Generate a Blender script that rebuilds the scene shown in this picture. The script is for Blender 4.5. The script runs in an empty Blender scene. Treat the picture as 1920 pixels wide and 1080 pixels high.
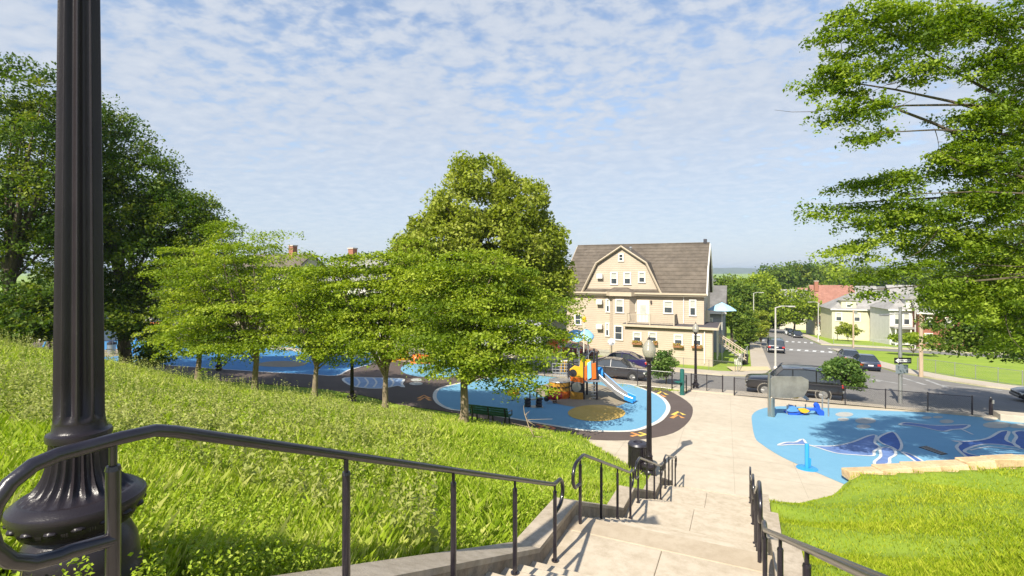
import bpy, bmesh, math, random
import numpy as np
from mathutils import Vector, Matrix
R = math.radians
rng = np.random.default_rng(7)
random.seed(7)
SC = bpy.context.scene
COL = SC.collection

# ------------------------------------------------------------------ camera, sky, sun, exposure
EYE = 8.0                                   # camera height over the scene's zero level
F = 950.0                                   # focal length in pixels of a 1920 px wide frame
HOR = 508.0                                 # row of the horizon
cam_d = bpy.data.cameras.new('camera')
cam = bpy.data.objects.new('camera', cam_d); COL.objects.link(cam)
cam_d.sensor_width = 36.0
cam_d.lens = 36.0 * F / 1920.0
cam_d.shift_y = -(540.0 - HOR) / 1920.0
cam_d.clip_start = 0.05; cam_d.clip_end = 20000
cam.location = (0, 0, EYE); cam.rotation_euler = (R(90), 0, 0)
SC.camera = cam

SUN_EL = 42.0
sun_h = Vector((-0.54, -0.84)).normalized()  # horizontal direction towards the sun
to_sun = Vector((sun_h.x * math.cos(R(SUN_EL)), sun_h.y * math.cos(R(SUN_EL)), math.sin(R(SUN_EL))))
sd = bpy.data.lights.new('sun', 'SUN'); sd.energy = 4.1; sd.angle = R(0.5); sd.color = (1.0, 0.93, 0.80)
so = bpy.data.objects.new('sun', sd); COL.objects.link(so)
so.rotation_euler = to_sun.to_track_quat('Z', 'Y').to_euler(); so.location = (-20, -30, 60)

W = bpy.data.worlds.new('World'); SC.world = W; W.use_nodes = True
nt = W.node_tree; nt.nodes.clear()
def wn(t, **k):
    n = nt.nodes.new(t)
    for a, b in k.items(): setattr(n, a, b)
    return n
def wmath(op, a, b=None, clamp=False):
    n = wn('ShaderNodeMath', operation=op); n.use_clamp = clamp
    for i, x in enumerate((a, b)):
        if x is None: continue
        if isinstance(x, (int, float)): n.inputs[i].default_value = x
        else: nt.links.new(x, n.inputs[i])
    return n.outputs[0]
def wmix(f, a, b):
    n = wn('ShaderNodeMix', data_type='RGBA')
    if isinstance(f, (int, float)): n.inputs[0].default_value = f
    else: nt.links.new(f, n.inputs[0])
    for i, x in ((6, a), (7, b)):
        if isinstance(x, tuple): n.inputs[i].default_value = x
        else: nt.links.new(x, n.inputs[i])
    return n.outputs[2]
SKY_S = 0.10
sky = wn('ShaderNodeTexSky', sky_type='NISHITA'); sky.sun_disc = False
sky.sun_elevation = R(SUN_EL); sky.sun_rotation = math.atan2(sun_h.x, sun_h.y)
sky.air_density = 1.0; sky.dust_density = 0.6; sky.ozone_density = 2.5
tc = wn('ShaderNodeTexCoord'); sep = wn('ShaderNodeSeparateXYZ'); nt.links.new(tc.outputs['Generated'], sep.inputs[0])
zz = wmath('MAXIMUM', wmath('ADD', sep.outputs[2], 0.16), 0.05)
cx = wmath('DIVIDE', sep.outputs[0], zz); cy = wmath('DIVIDE', sep.outputs[1], zz)
cmb = wn('ShaderNodeCombineXYZ'); nt.links.new(cx, cmb.inputs[0]); nt.links.new(cy, cmb.inputs[1])
def wnoise(scale, detail, rough, dist, off, stretch=(1, 1, 1)):
    mp = wn('ShaderNodeMapping'); mp.inputs['Location'].default_value = off; mp.inputs['Scale'].default_value = stretch
    mp.inputs['Rotation'].default_value = (0, 0, R(18))
    nt.links.new(cmb.outputs[0], mp.inputs[0])
    n = wn('ShaderNodeTexNoise'); n.inputs['Scale'].default_value = scale; n.inputs['Detail'].default_value = detail
    n.inputs['Roughness'].default_value = rough; n.inputs['Distortion'].default_value = dist
    nt.links.new(mp.outputs[0], n.inputs['Vector']); return n.outputs[0]
cells = wnoise(10.5, 5.0, 0.55, 0.2, (3.1, 1.7, 0), (1, 1.15, 1))
broad = wnoise(1.3, 3.0, 0.5, 0.2, (0.4, 2.2, 0))
dens = wmath('ADD', wmath('MULTIPLY', cells, 0.95), wmath('MULTIPLY', broad, 0.55))
lowf = wmath('MULTIPLY', wmath('SUBTRACT', 0.55, sep.outputs[2]), 0.55)          # cloud deck closes towards the horizon
dens = wmath('ADD', dens, lowf)
cov = wn('ShaderNodeMapRange'); cov.interpolation_type = 'SMOOTHSTEP'
cov.inputs[1].default_value = 0.60; cov.inputs[2].default_value = 0.90; cov.inputs[3].default_value = 0.0; cov.inputs[4].default_value = 0.90
nt.links.new(dens, cov.inputs[0])
fadeh = wn('ShaderNodeMapRange'); fadeh.inputs[1].default_value = 0.02; fadeh.inputs[2].default_value = 0.30
fadeh.inputs[3].default_value = 0.55; fadeh.inputs[4].default_value = 1.0
nt.links.new(sep.outputs[2], fadeh.inputs[0])
covf = wmath('MULTIPLY', cov.outputs[0], fadeh.outputs[0], True)
CLOUD = (6.6, 7.5, 9.3, 1)
shade = wn('ShaderNodeMapRange'); shade.inputs[1].default_value = 0.35; shade.inputs[2].default_value = 0.75
shade.inputs[3].default_value = 0.0; shade.inputs[4].default_value = 1.0; nt.links.new(cells, shade.inputs[0])
cloudc = wmix(shade.outputs[0], (2.75, 3.12, 3.75, 1), (3.55, 3.75, 4.1, 1))
base = wmix(wmath('SUBTRACT', 0.75, wmath('MULTIPLY', sep.outputs[2], 1.35), True), sky.outputs[0], (2.85, 3.35, 4.0, 1))
skyc = wmix(covf, base, cloudc)
bg = wn('ShaderNodeBackground'); bg.inputs[1].default_value = SKY_S
nt.links.new(skyc, bg.inputs[0])
wo = wn('ShaderNodeOutputWorld'); nt.links.new(bg.outputs[0], wo.inputs[0])
SC.view_settings.view_transform = 'Standard'; SC.view_settings.look = 'None'
SC.view_settings.gamma = 1.0; SC.view_settings.use_curve_mapping = False
SC.view_settings.exposure = 1.05
SC.render.engine = 'CYCLES'
SC.cycles.max_bounces = 6; SC.cycles.transparent_max_bounces = 8; SC.cycles.diffuse_bounces = 4
SC.cycles.use_denoising = True

# ------------------------------------------------------------------ the place: street grid turned 24.5 deg, ground one tilted plane
TH = R(24.5); CT, ST = math.cos(TH), math.sin(TH)
def uv(u, v): return (u * CT + v * ST, -u * ST + v * CT)
def to_uv(x, y): return (x * CT - y * ST, x * ST + y * CT)
def gz(x, y): return EYE - (5.545 + 0.059 * y + 0.035 * x)
def gp(px, py):
    """spot on the ground plane measured from the photograph"""
    k, t = (py - HOR) / F, (px - 960) / F
    y = 5.545 / (k - 0.059 - 0.035 * t)
    return (t * y, y, gz(t * y, y))
def at(px, py, d): return Vector(((px - 960) / F * d, d, EYE - (py - HOR) / F * d))

# ------------------------------------------------------------------ materials
MATS = {}
def mat(name, col, rough=0.7, var=0.0, vscale=4.0, bump=0.0, bscale=30.0, metal=0.0, col2=None, detail=4.0, spec=0.5, alpha=None, trans=0.0, stretch=None, coat=0.0):
    if name in MATS: return MATS[name]
    m = bpy.data.materials.new(name); m.use_nodes = True
    t = m.node_tree; b = t.nodes['Principled BSDF']
    b.inputs['Base Color'].default_value = (*col, 1); b.inputs['Roughness'].default_value = rough
    b.inputs['Metallic'].default_value = metal; b.inputs['Specular IOR Level'].default_value = spec
    if coat: b.inputs['Coat Weight'].default_value = coat; b.inputs['Coat Roughness'].default_value = 0.08
    if trans: b.inputs['Transmission Weight'].default_value = trans
    if alpha is not None: b.inputs['Alpha'].default_value = alpha
    co = t.nodes.new('ShaderNodeTexCoord')
    vec = co.outputs['Object']
    if stretch:
        mp = t.nodes.new('ShaderNodeMapping'); mp.inputs['Scale'].default_value = stretch
        t.links.new(vec, mp.inputs[0]); vec = mp.outputs[0]
    if var or col2:
        n = t.nodes.new('ShaderNodeTexNoise'); n.inputs['Scale'].default_value = vscale; n.inputs['Detail'].default_value = detail
        n.inputs['Roughness'].default_value = 0.62
        t.links.new(vec, n.inputs['Vector'])
        r = t.nodes.new('ShaderNodeValToRGB')
        c2 = col2 if col2 else tuple(min(1, c * (1 + var)) for c in col)
        c1 = col if col2 else tuple(c * (1 - var) for c in col)
        r.color_ramp.elements[0].position = 0.33; r.color_ramp.elements[1].position = 0.68
        r.color_ramp.elements[0].color = (*c1, 1); r.color_ramp.elements[1].color = (*c2, 1)
        t.links.new(n.outputs[0], r.inputs[0]); t.links.new(r.outputs[0], b.inputs['Base Color'])
    if bump:
        n2 = t.nodes.new('ShaderNodeTexNoise'); n2.inputs['Scale'].default_value = bscale; n2.inputs['Detail'].default_value = 3
        t.links.new(vec, n2.inputs['Vector'])
        bp = t.nodes.new('ShaderNodeBump'); bp.inputs['Strength'].default_value = bump; bp.inputs['Distance'].default_value = 0.02
        t.links.new(n2.outputs[0], bp.inputs['Height']); t.links.new(bp.outputs[0], b.inputs['Normal'])
    MATS[name] = m; return m

def worn(name, c1, c2, c3, s1=0.6, s2=6.0, rough=0.8, bump=0.25, bscale=60.0, edge=(0.42, 0.6)):
    """two scales of wear: broad patches c1-c2, small stains c3"""
    if name in MATS: return MATS[name]
    c1, c2, c3 = (tuple(min(0.8, x * 1.2) for x in q) for q in (c1, c2, c3))
    m = bpy.data.materials.new(name); m.use_nodes = True; t = m.node_tree; b = t.nodes['Principled BSDF']
    b.inputs['Roughness'].default_value = rough; b.inputs['Specular IOR Level'].default_value = 0.3
    co = t.nodes.new('ShaderNodeTexCoord')
    def nz(sc, de, ro=0.6):
        n = t.nodes.new('ShaderNodeTexNoise'); n.inputs['Scale'].default_value = sc; n.inputs['Detail'].default_value = de
        n.inputs['Roughness'].default_value = ro; t.links.new(co.outputs['Object'], n.inputs['Vector']); return n.outputs[0]
    def mr(src, a, bb):
        n = t.nodes.new('ShaderNodeMapRange'); n.inputs[1].default_value = a; n.inputs[2].default_value = bb; t.links.new(src, n.inputs[0]); return n.outputs[0]
    mx = t.nodes.new('ShaderNodeMix'); mx.data_type = 'RGBA'; mx.inputs[6].default_value = (*c1, 1); mx.inputs[7].default_value = (*c2, 1)
    t.links.new(mr(nz(s1, 5), 0.35, 0.65), mx.inputs[0])
    m2 = t.nodes.new('ShaderNodeMix'); m2.data_type = 'RGBA'; m2.inputs[7].default_value = (*c3, 1)
    t.links.new(mx.outputs[2], m2.inputs[6]); t.links.new(mr(nz(s2, 6, 0.7), edge[0], edge[1] + 0.25), m2.inputs[0])
    t.links.new(m2.outputs[2], b.inputs['Base Color'])
    bp = t.nodes.new('ShaderNodeBump'); bp.inputs['Strength'].default_value = bump; bp.inputs['Distance'].default_value = 0.01
    t.links.new(nz(bscale, 4), bp.inputs['Height']); t.links.new(bp.outputs[0], b.inputs['Normal'])
    MATS[name] = m; return m

def leafmat(name, dark, mid, light, transl=0.35, rough=0.55):
    m = bpy.data.materials.new(name); m.use_nodes = True; t = m.node_tree; t.nodes.clear()
    a = t.nodes.new('ShaderNodeAttribute'); a.attribute_name = 'tint'
    dark, mid, light = (tuple(min(0.7, x * 1.12) for x in q) for q in (dark, mid, light))
    r = t.nodes.new('ShaderNodeValToRGB'); e = r.color_ramp.elements
    e[0].color = (*dark, 1); e[1].color = (*light, 1); e[0].position = 0.0; e[1].position = 1.0
    x = e.new(0.5); x.color = (*mid, 1)
    t.links.new(a.outputs['Fac'], r.inputs[0])
    p = t.nodes.new('ShaderNodeBsdfPrincipled'); p.inputs['Roughness'].default_value = rough; p.inputs['Specular IOR Level'].default_value = 0.25
    t.links.new(r.outputs[0], p.inputs['Base Color'])
    tr = t.nodes.new('ShaderNodeBsdfTranslucent')
    hs = t.nodes.new('ShaderNodeHueSaturation'); hs.inputs['Value'].default_value = 1.25; hs.inputs['Saturation'].default_value = 1.1
    t.links.new(r.outputs[0], hs.inputs['Color']); t.links.new(hs.outputs[0], tr.inputs[0])
    mx = t.nodes.new('ShaderNodeMixShader'); mx.inputs[0].default_value = transl
    t.links.new(p.outputs[0], mx.inputs[1]); t.links.new(tr.outputs[0], mx.inputs[2])
    o = t.nodes.new('ShaderNodeOutputMaterial'); t.links.new(mx.outputs[0], o.inputs[0])
    MATS[name] = m; return m

BLACKP = mat('black_paint', (0.018, 0.015, 0.020), 0.28, var=0.25, vscale=14, bump=0.05, bscale=90, coat=0.3)
CONC = worn('concrete', (0.42, 0.36, 0.275), (0.475, 0.41, 0.32), (0.35, 0.295, 0.22), 0.35, 2.2, 0.85, 0.15, 70)
CONC_STEP = worn('step_concrete', (0.41, 0.345, 0.26), (0.455, 0.39, 0.30), (0.27, 0.215, 0.145), 0.9, 5.0, 0.85, 0.3, 80)
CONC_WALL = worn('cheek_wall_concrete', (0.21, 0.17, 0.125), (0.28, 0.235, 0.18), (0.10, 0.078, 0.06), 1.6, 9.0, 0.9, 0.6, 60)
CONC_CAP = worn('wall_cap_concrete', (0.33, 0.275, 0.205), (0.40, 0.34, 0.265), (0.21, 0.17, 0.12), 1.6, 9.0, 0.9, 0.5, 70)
ASPH = worn('asphalt', (0.155, 0.145, 0.132), (0.19, 0.178, 0.163), (0.125, 0.117, 0.108), 0.25, 2.0, 0.9, 0.2, 60)
SIDE = worn('sidewalk_concrete', (0.35, 0.30, 0.235), (0.40, 0.35, 0.28), (0.29, 0.25, 0.195), 0.3, 2.0, 0.9, 0.1, 40)
RUBBER = worn('brown_rubber', (0.085, 0.064, 0.056), (0.10, 0.077, 0.068), (0.072, 0.055, 0.05), 0.5, 4.0, 0.9, 0.2, 90)
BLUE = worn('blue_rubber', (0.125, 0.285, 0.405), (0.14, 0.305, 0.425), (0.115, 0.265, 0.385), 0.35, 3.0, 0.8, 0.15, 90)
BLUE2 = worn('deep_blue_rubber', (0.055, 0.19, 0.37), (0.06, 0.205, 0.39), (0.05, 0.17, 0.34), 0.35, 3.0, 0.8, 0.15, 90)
TAN = worn('tan_rubber', (0.235, 0.195, 0.14), (0.27, 0.23, 0.165), (0.20, 0.165, 0.12), 0.8, 6.0, 0.9, 0.2, 90)
YELR = worn('yellow_rubber', (0.46, 0.30, 0.07), (0.52, 0.35, 0.10), (0.40, 0.25, 0.055), 0.8, 5.0, 0.9, 0.2, 90)
WHITEP = mat('white_line', (0.60, 0.60, 0.58), 0.7, var=0.08, vscale=6)
GREYP = mat('bubble_grey', (0.40, 0.40, 0.37), 0.8, var=0.08, vscale=3)
NAVY = mat('whale_navy', (0.045, 0.12, 0.36), 0.8, var=0.15, vscale=3)
INDIGO = mat('whale_indigo', (0.12, 0.20, 0.42), 0.8, var=0.15, vscale=3)
WHT = mat('white_trim', (0.74, 0.72, 0.66), 0.5, var=0.05, vscale=3)
GLASS = mat('window_glass', (0.05, 0.06, 0.07), 0.06, spec=0.8, var=0.3, vscale=1.5)
BLIND = mat('window_blind', (0.42, 0.43, 0.38), 0.4, var=0.1, vscale=2)
STEEL = mat('galvanised_steel', (0.42, 0.42, 0.41), 0.4, metal=0.7, var=0.12, vscale=5)

# ------------------------------------------------------------------ mesh helpers
def tag(o, label=None, cat=None, group=None, kind=None):
    if label: o['label'] = label
    if cat: o['category'] = cat
    if group: o['group'] = group
    if kind: o['kind'] = kind
    return o
def empty(name, loc=(0, 0, 0), rz=0.0, label=None, cat=None, group=None):
    o = bpy.data.objects.new(name, None); COL.objects.link(o); o.location = loc; o.rotation_euler = (0, 0, rz)
    o.empty_display_size = 0.2
    return tag(o, label, cat, group)
def link(name, me, parent=None, m=None):
    if m is not None and not me.materials: me.materials.append(m)
    o = bpy.data.objects.new(name, me); COL.objects.link(o)
    if parent is not None: o.parent = parent
    return o
class MB:
    def __init__(s): s.v = []; s.f = []; s.mi = []; s.cur = 0
    def add(s, vs, fs):
        n = len(s.v); s.v += [tuple(p) for p in vs]
        for f in fs: s.f.append(tuple(i + n for i in f)); s.mi.append(s.cur)
        return s
    def box(s, c, d, rz=0.0, rx=0.0, ry=0.0):
        h = [x / 2 for x in d]; M = Matrix.Rotation(rz, 3, 'Z') @ Matrix.Rotation(ry, 3, 'Y') @ Matrix.Rotation(rx, 3, 'X')
        vs = [M @ Vector((sx * h[0], sy * h[1], sz * h[2])) + Vector(c) for sz in (-1, 1) for sy in (-1, 1) for sx in (-1, 1)]
        return s.add(vs, [(0, 2, 3, 1), (4, 5, 7, 6), (0, 1, 5, 4), (2, 6, 7, 3), (0, 4, 6, 2), (1, 3, 7, 5)])
    def tube(s, pts, r, n=8, cap=True):
        pts = [Vector(p) for p in pts]; k = len(pts); rs = r if isinstance(r, (list, tuple)) else [r] * k
        t0 = (pts[1] - pts[0]).normalized(); a = Vector((0, 0, 1)) if abs(t0.z) < 0.9 else Vector((1, 0, 0))
        nx = t0.cross(a).normalized(); vs = []
        for i in range(k):
            t = (pts[min(i + 1, k - 1)] - pts[max(i - 1, 0)]).normalized()
            nx = (nx - t * nx.dot(t)).normalized(); ny = t.cross(nx)
            for j in range(n):
                an = 2 * math.pi * j / n
                vs.append(pts[i] + (nx * math.cos(an) + ny * math.sin(an)) * rs[i])
        fs = [(i * n + j, i * n + (j + 1) % n, (i + 1) * n + (j + 1) % n, (i + 1) * n + j) for i in range(k - 1) for j in range(n)]
        if cap: fs += [tuple(range(n - 1, -1, -1)), tuple((k - 1) * n + j for j in range(n))]
        return s.add(vs, fs)
    def lathe(s, prof, n=24, c=(0, 0, 0), flute=None, cap=True):
        vs = []
        for i, pr in enumerate(prof):
            r, z = pr[0], pr[1]; fl = pr[2] if len(pr) > 2 else 0.0
            for j in range(n):
                an = 2 * math.pi * j / n
                rr = r * (1 - fl * (0.5 - 0.5 * math.cos((flute or 1) * an)) ** 0.7) if fl else r
                vs.append((c[0] + rr * math.cos(an), c[1] + rr * math.sin(an), c[2] + z))
        k = len(prof)
        fs = [(i * n + j, i * n + (j + 1) % n, (i + 1) * n + (j + 1) % n, (i + 1) * n + j) for i in range(k - 1) for j in range(n)]
        if cap: fs += [tuple(range(n - 1, -1, -1)), tuple((k - 1) * n + j for j in range(n))]
        return s.add(vs, fs)
    def prism(s, poly, axis, a, b):
        """extrude 2D polygon along an axis ('x','y','z') from a to b"""
        def p3(p, t): return {'x': (t, p[0], p[1]), 'y': (p[0], t, p[1]), 'z': (p[0], p[1], t)}[axis]
        n = len(poly); vs = [p3(p, a) for p in poly] + [p3(p, b) for p in poly]
        fs = [tuple(range(n)), tuple(range(2 * n - 1, n - 1, -1))] + [(i, i + n, (i + 1) % n + n, (i + 1) % n) for i in range(n)]
        return s.add(vs, fs)
    def sphere(s, c, r, n=12, m=8):
        r = r if isinstance(r, (tuple, list)) else (r, r, r); vs = []; fs = []
        for i in range(m + 1):
            p = math.pi * i / m
            for j in range(n):
                a = 2 * math.pi * j / n
                vs.append((c[0] + r[0] * math.sin(p) * math.cos(a), c[1] + r[1] * math.sin(p) * math.sin(a), c[2] + r[2] * math.cos(p)))
        for i in range(m):
            for j in range(n): fs.append((i * n + j, (i + 1) * n + j, (i + 1) * n + (j + 1) % n, i * n + (j + 1) % n))
        return s.add(vs, fs)
    def mesh(s, name, mats, smooth=False):
        me = bpy.data.meshes.new(name); me.from_pydata(s.v, [], s.f)
        for m in (mats if isinstance(mats, (list, tuple)) else [mats]): me.materials.append(m)
        if any(s.mi): me.polygons.foreach_set('material_index', s.mi)
        bm = bmesh.new(); bm.from_mesh(me); bmesh.ops.recalc_face_normals(bm, faces=bm.faces); bm.to_mesh(me); bm.free()
        if smooth:
            me.polygons.foreach_set('use_smooth', [True] * len(me.polygons))
            try: me.set_sharp_from_angle(angle=R(smooth if smooth is not True else 40))
            except Exception: pass
        me.update(); return me
    def build(s, name, mats, parent=None, smooth=False, bevel=0.0, seg=2):
        o = link(name, s.mesh(name, mats, smooth), parent)
        if bevel:
            b = o.modifiers.new('bevel', 'BEVEL'); b.width = bevel; b.segments = seg; b.limit_method = 'ANGLE'
        return o
def copy_tree(o, parent=None):
    c = o.copy(); COL.objects.link(c)
    if parent is not None: c.parent = parent
    for ch in list(o.children): copy_tree(ch, c)
    return c

def smooth_poly(pts, sub=4):
    """closed Catmull-Rom through 2D points"""
    out = []; n = len(pts)
    for i in range(n):
        p0, p1, p2, p3 = (np.array(pts[(i + k) % n], float) for k in (-1, 0, 1, 2))
        for j in range(sub):
            t = j / sub
            out.append(tuple(0.5 * ((2 * p1) + (-p0 + p2) * t + (2 * p0 - 5 * p1 + 4 * p2 - p3) * t * t + (-p0 + 3 * p1 - 3 * p2 + p3) * t ** 3)))
    return out
def open_curve(pts, sub=4):
    out = []; n = len(pts)
    for i in range(n - 1):
        p0, p1, p2, p3 = (np.array(pts[min(max(i + k, 0), n - 1)], float) for k in (-1, 0, 1, 2))
        for j in range(sub):
            t = j / sub
            out.append(tuple(0.5 * ((2 * p1) + (-p0 + p2) * t + (2 * p0 - 5 * p1 + 4 * p2 - p3) * t * t + (-p0 + 3 * p1 - 3 * p2 + p3) * t ** 3)))
    out.append(tuple(np.array(pts[-1], float))); return out
def sheet(name, pts, off, m, thick=0.0, parent=None, kind=None):
    """flat sheet on the tilted ground plane, off metres above it, pts in plan"""
    bm = bmesh.new(); vs = [bm.verts.new((p[0], p[1], gz(p[0], p[1]) + off)) for p in pts]
    f = bm.faces.new(vs); bm.normal_update()
    if f.normal.z < 0: f.normal_flip()
    if thick:
        r = bmesh.ops.extrude_face_region(bm, geom=[f])
        for v in r['geom']:
            if isinstance(v, bmesh.types.BMVert): pass
        lo = [v for v in r['geom'] if isinstance(v, bmesh.types.BMVert)]
        bmesh.ops.translate(bm, verts=lo, vec=(0, 0, -thick))
        bmesh.ops.recalc_face_normals(bm, faces=bm.faces)
    bmesh.ops.triangulate(bm, faces=bm.faces[:])
    me = bpy.data.meshes.new(name); bm.to_mesh(me); bm.free(); me.materials.append(m)
    o = link(name, me, parent)
    if kind: o['kind'] = kind
    return o
def strip(name, pts, w, off, m, closed=False, parent=None, kind=None):
    """painted line or flat kerb of width w along plan points"""
    n = len(pts); P = [Vector((p[0], p[1])) for p in pts]; vs = []; fs = []
    for i in range(n):
        a = P[(i - 1) % n] if closed or i > 0 else P[i]; b = P[(i + 1) % n] if closed or i < n - 1 else P[i]
        t = (b - a); t = t.normalized() if t.length > 1e-6 else Vector((1, 0)); nn = Vector((-t.y, t.x)) * w / 2
        for q in (P[i] + nn, P[i] - nn): vs.append((q.x, q.y, gz(q.x, q.y) + off))
    k = n if closed else n - 1
    for i in range(k):
        j = (i + 1) % n; fs.append((2 * i, 2 * i + 1, 2 * j + 1, 2 * j))
    mb = MB(); mb.add(vs, fs); o = mb.build(name, m, parent)
    if o.data.polygons and o.data.polygons[0].normal.z < 0: o.data.flip_normals()
    if kind: o['kind'] = kind
    return o
def gpl(pts): return [gp(*p)[:2] for p in pts]

# ------------------------------------------------------------------ terrain
STV = [-5, 1.15, 5.3, 6.45, 9.45, 10.4, 13.25, 14.25, 16.3, 17.5]
STZ = [6.58, 6.58, 4.78, 4.74, 3.41, 3.38, 2.20, 2.16, 1.37, 1.30]
VFU = [-90, -32, -26.6, -23, -16, -11.2, -6, -3.5, -2.4, 0.4, 0.9, 1.5, 2.44, 3.1, 9.1, 14, 30, 60]
VFV = [21, 20.2, 21.2, 21.8, 21.2, 20.2, 20.1, 17.4, 16.5, 16.4, 16.35, 16.7, 17.9, 19.4, 23.9, 26.3, 30, 34]
def sstep(a, b, x):
    t = np.clip((x - a) / (b - a), 0, 1); return t * t * (3 - 2 * t)
def terrain(X, Y):
    X = np.asarray(X, float); Y = np.asarray(Y, float)
    u = X * CT - Y * ST; v = X * ST + Y * CT
    pl = EYE - (5.545 + 0.059 * Y + 0.035 * X)
    far = sstep(120, 260, np.hypot(X, Y)); pl = pl * (1 - far) + np.clip(pl, -13, 2.0) * far
    pl = np.maximum(pl, -13.0); pl = np.minimum(pl, 3.2)
    hill = EYE - (1.45 + 0.275 * np.maximum(v - 1, 0))
    hill = hill + 1.0 * sstep(-14, -30, u) * sstep(1, 6, v) * (1 - sstep(10, 19, v))
    hill = hill - 0.12 * np.sin(u * 0.55 + 1.0) * np.sin(v * 0.5) * sstep(1, 4, v)
    st = np.interp(v, STV, STZ) + 0.05
    du = np.where(u < -0.9, np.maximum(-2.3 - u, 0), np.maximum(u - 0.55, 0))
    w = 1 - sstep(0.2, 5.0, du)
    hill = hill * (1 - w) + st * w
    vf = np.interp(u, VFU, VFV); dist = np.maximum(vf - v - 0.12, 0)
    wallstep = 0.42 * sstep(2.9, 3.3, u) * (1 - sstep(26, 30, u))
    lim = pl + 0.42 * dist + wallstep * (dist > 0)
    hill = np.where((u > 3.2), np.maximum(hill, pl + 0.36), hill)
    z = np.where(dist > 0, np.minimum(hill, lim), pl)
    z = np.where((dist > 0) & (v > 12), np.maximum(z, pl), z)
    inst = (u > -2.22) & (u < 0.62) & (v < 16.6)
    z = np.where(inst, np.interp(v, STV, STZ) - 0.55, z)
    return z
def tz(x, y): return float(terrain(x, y))

def axis(parts):
    out = []
    for a, b, s in parts: out += list(np.arange(a, b, s))
    return np.array(out + [parts[-1][1]])
xs = np.concatenate([[-6900, -4000, -1500, -700, -350, -200, -130, -90], axis([(-66, -26, 2.0), (-26, 22, 0.28), (22, 70, 2.0)]), [90, 130, 200, 350, 700, 1500, 4000, 6900]])
ys = np.concatenate([[-350, -120, -50, -20], axis([(-8, -3, 1.0), (-3, 27, 0.28), (27, 90, 3.0)]), [100, 120, 150, 190, 240, 320, 500, 900, 1800, 3500, 5050]])
GX, GY = np.meshgrid(xs, ys); GZ = terrain(GX, GY)
nx_, ny_ = len(xs), len(ys)
me = bpy.data.meshes.new('ground'); idx = np.arange(nx_ * ny_).reshape(ny_, nx_)
quads = np.stack([idx[:-1, :-1], idx[:-1, 1:], idx[1:, 1:], idx[1:, :-1]], -1).reshape(-1, 4)
def np_mesh(name, V, Q, m, smooth=False, tint=None):
    V = np.ascontiguousarray(V, np.float32).reshape(-1, 3); Q = np.ascontiguousarray(Q, np.int32)
    me = bpy.data.meshes.new(name); k = Q.shape[1]
    me.vertices.add(len(V)); me.vertices.foreach_set('co', V.ravel())
    me.loops.add(Q.size); me.loops.foreach_set('vertex_index', Q.ravel())
    me.polygons.add(len(Q)); me.polygons.foreach_set('loop_start', np.arange(0, Q.size, k, dtype=np.int32))
    if tint is not None:
        a = me.attributes.new('tint', 'FLOAT', 'POINT'); a.data.foreach_set('value', np.ascontiguousarray(tint, np.float32))
    if smooth: me.polygons.foreach_set('use_smooth', [True] * len(Q))
    me.materials.append(m); me.update(calc_edges=True); return me
GRASSG = worn('grass_ground', (0.165, 0.245, 0.02), (0.225, 0.30, 0.028), (0.12, 0.165, 0.02), 0.5, 5.0, 1.0, 0.6, 40, edge=(0.46, 0.62))
g = link('ground', np_mesh('ground', np.stack([GX, GY, GZ], -1), quads, GRASSG, True)); g['kind'] = 'structure'
# ------------------------------------------------------------------ paving, play surfaces, streets
plaza_px = [(1236, 918), (1192, 890), (1150, 872), (1112, 850), (1084, 826), (1120, 800), (1180, 760), (1232, 736), (1262, 733), (1290, 733), (1330, 737), (1382, 742.5)]
plaza = gpl(plaza_px) + [uv(11.6, 36.15), uv(22, 37.0), uv(30, 31), uv(14, 26.5), uv(9.1, 24.0), uv(3.2, 19.6), uv(2.44, 17.9), uv(1.5, 16.75), uv(0.7, 16.4), uv(-2.2, 16.4)]
plz = sheet('plaza', plaza, 0.02, CONC, 0.15, kind='structure')
def inside(p, poly):
    c = False; n = len(poly)
    for i in range(n):
        (x1, y1), (x2, y2) = poly[i], poly[i - 1]
        if (y1 > p[1]) != (y2 > p[1]) and p[0] < (x2 - x1) * (p[1] - y1) / (y2 - y1) + x1: c = not c
    return c
JNT = mat('joint_dark', (0.38, 0.325, 0.245), 0.9)  # joint strips, a little darker than the plaza concrete
def joint(a, b):                                       # control joint between the plaza slabs, clipped to the plaza
    run = []
    for k in range(121):
        t = k / 120; p = uv(a[0] + (b[0] - a[0]) * t, a[1] + (b[1] - a[1]) * t)
        if inside(p, plaza): run.append(p)
        else:
            if len(run) > 4: strip('control_joint', [run[0], run[-1]], 0.014, 0.0235, JNT, parent=plz)
            run = []
    if len(run) > 4: strip('control_joint', [run[0], run[-1]], 0.014, 0.0235, JNT, parent=plz)
for v_ in np.arange(18.2, 36, 1.9): joint((-14, v_), (26, v_ + 1.2))
for u_ in (-4.2, -2.2, -0.2, 1.8, 3.8): joint((u_, 16), (u_ - 0.6, 37))
PATHO = gpl([(200, 690), (322, 709), (484, 720), (583, 728), (680, 742), (750, 759), (860, 776), (950, 795), (1020, 810), (1091, 823.7), (1159, 827), (1213, 823.7), (1262, 813), (1289, 794), (1298.7, 775),
             (1294.6, 758.7), (1267.5, 740), (1227, 721), (1186, 708.6), (1132, 699), (1050, 693), (960, 690), (850, 686), (740, 668), (600, 655), (400, 640), (250, 632), (60, 634), (60, 675)])
sheet('rubber_path', smooth_poly(PATHO, 3), 0.028, RUBBER, 0.05, kind='structure')
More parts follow.
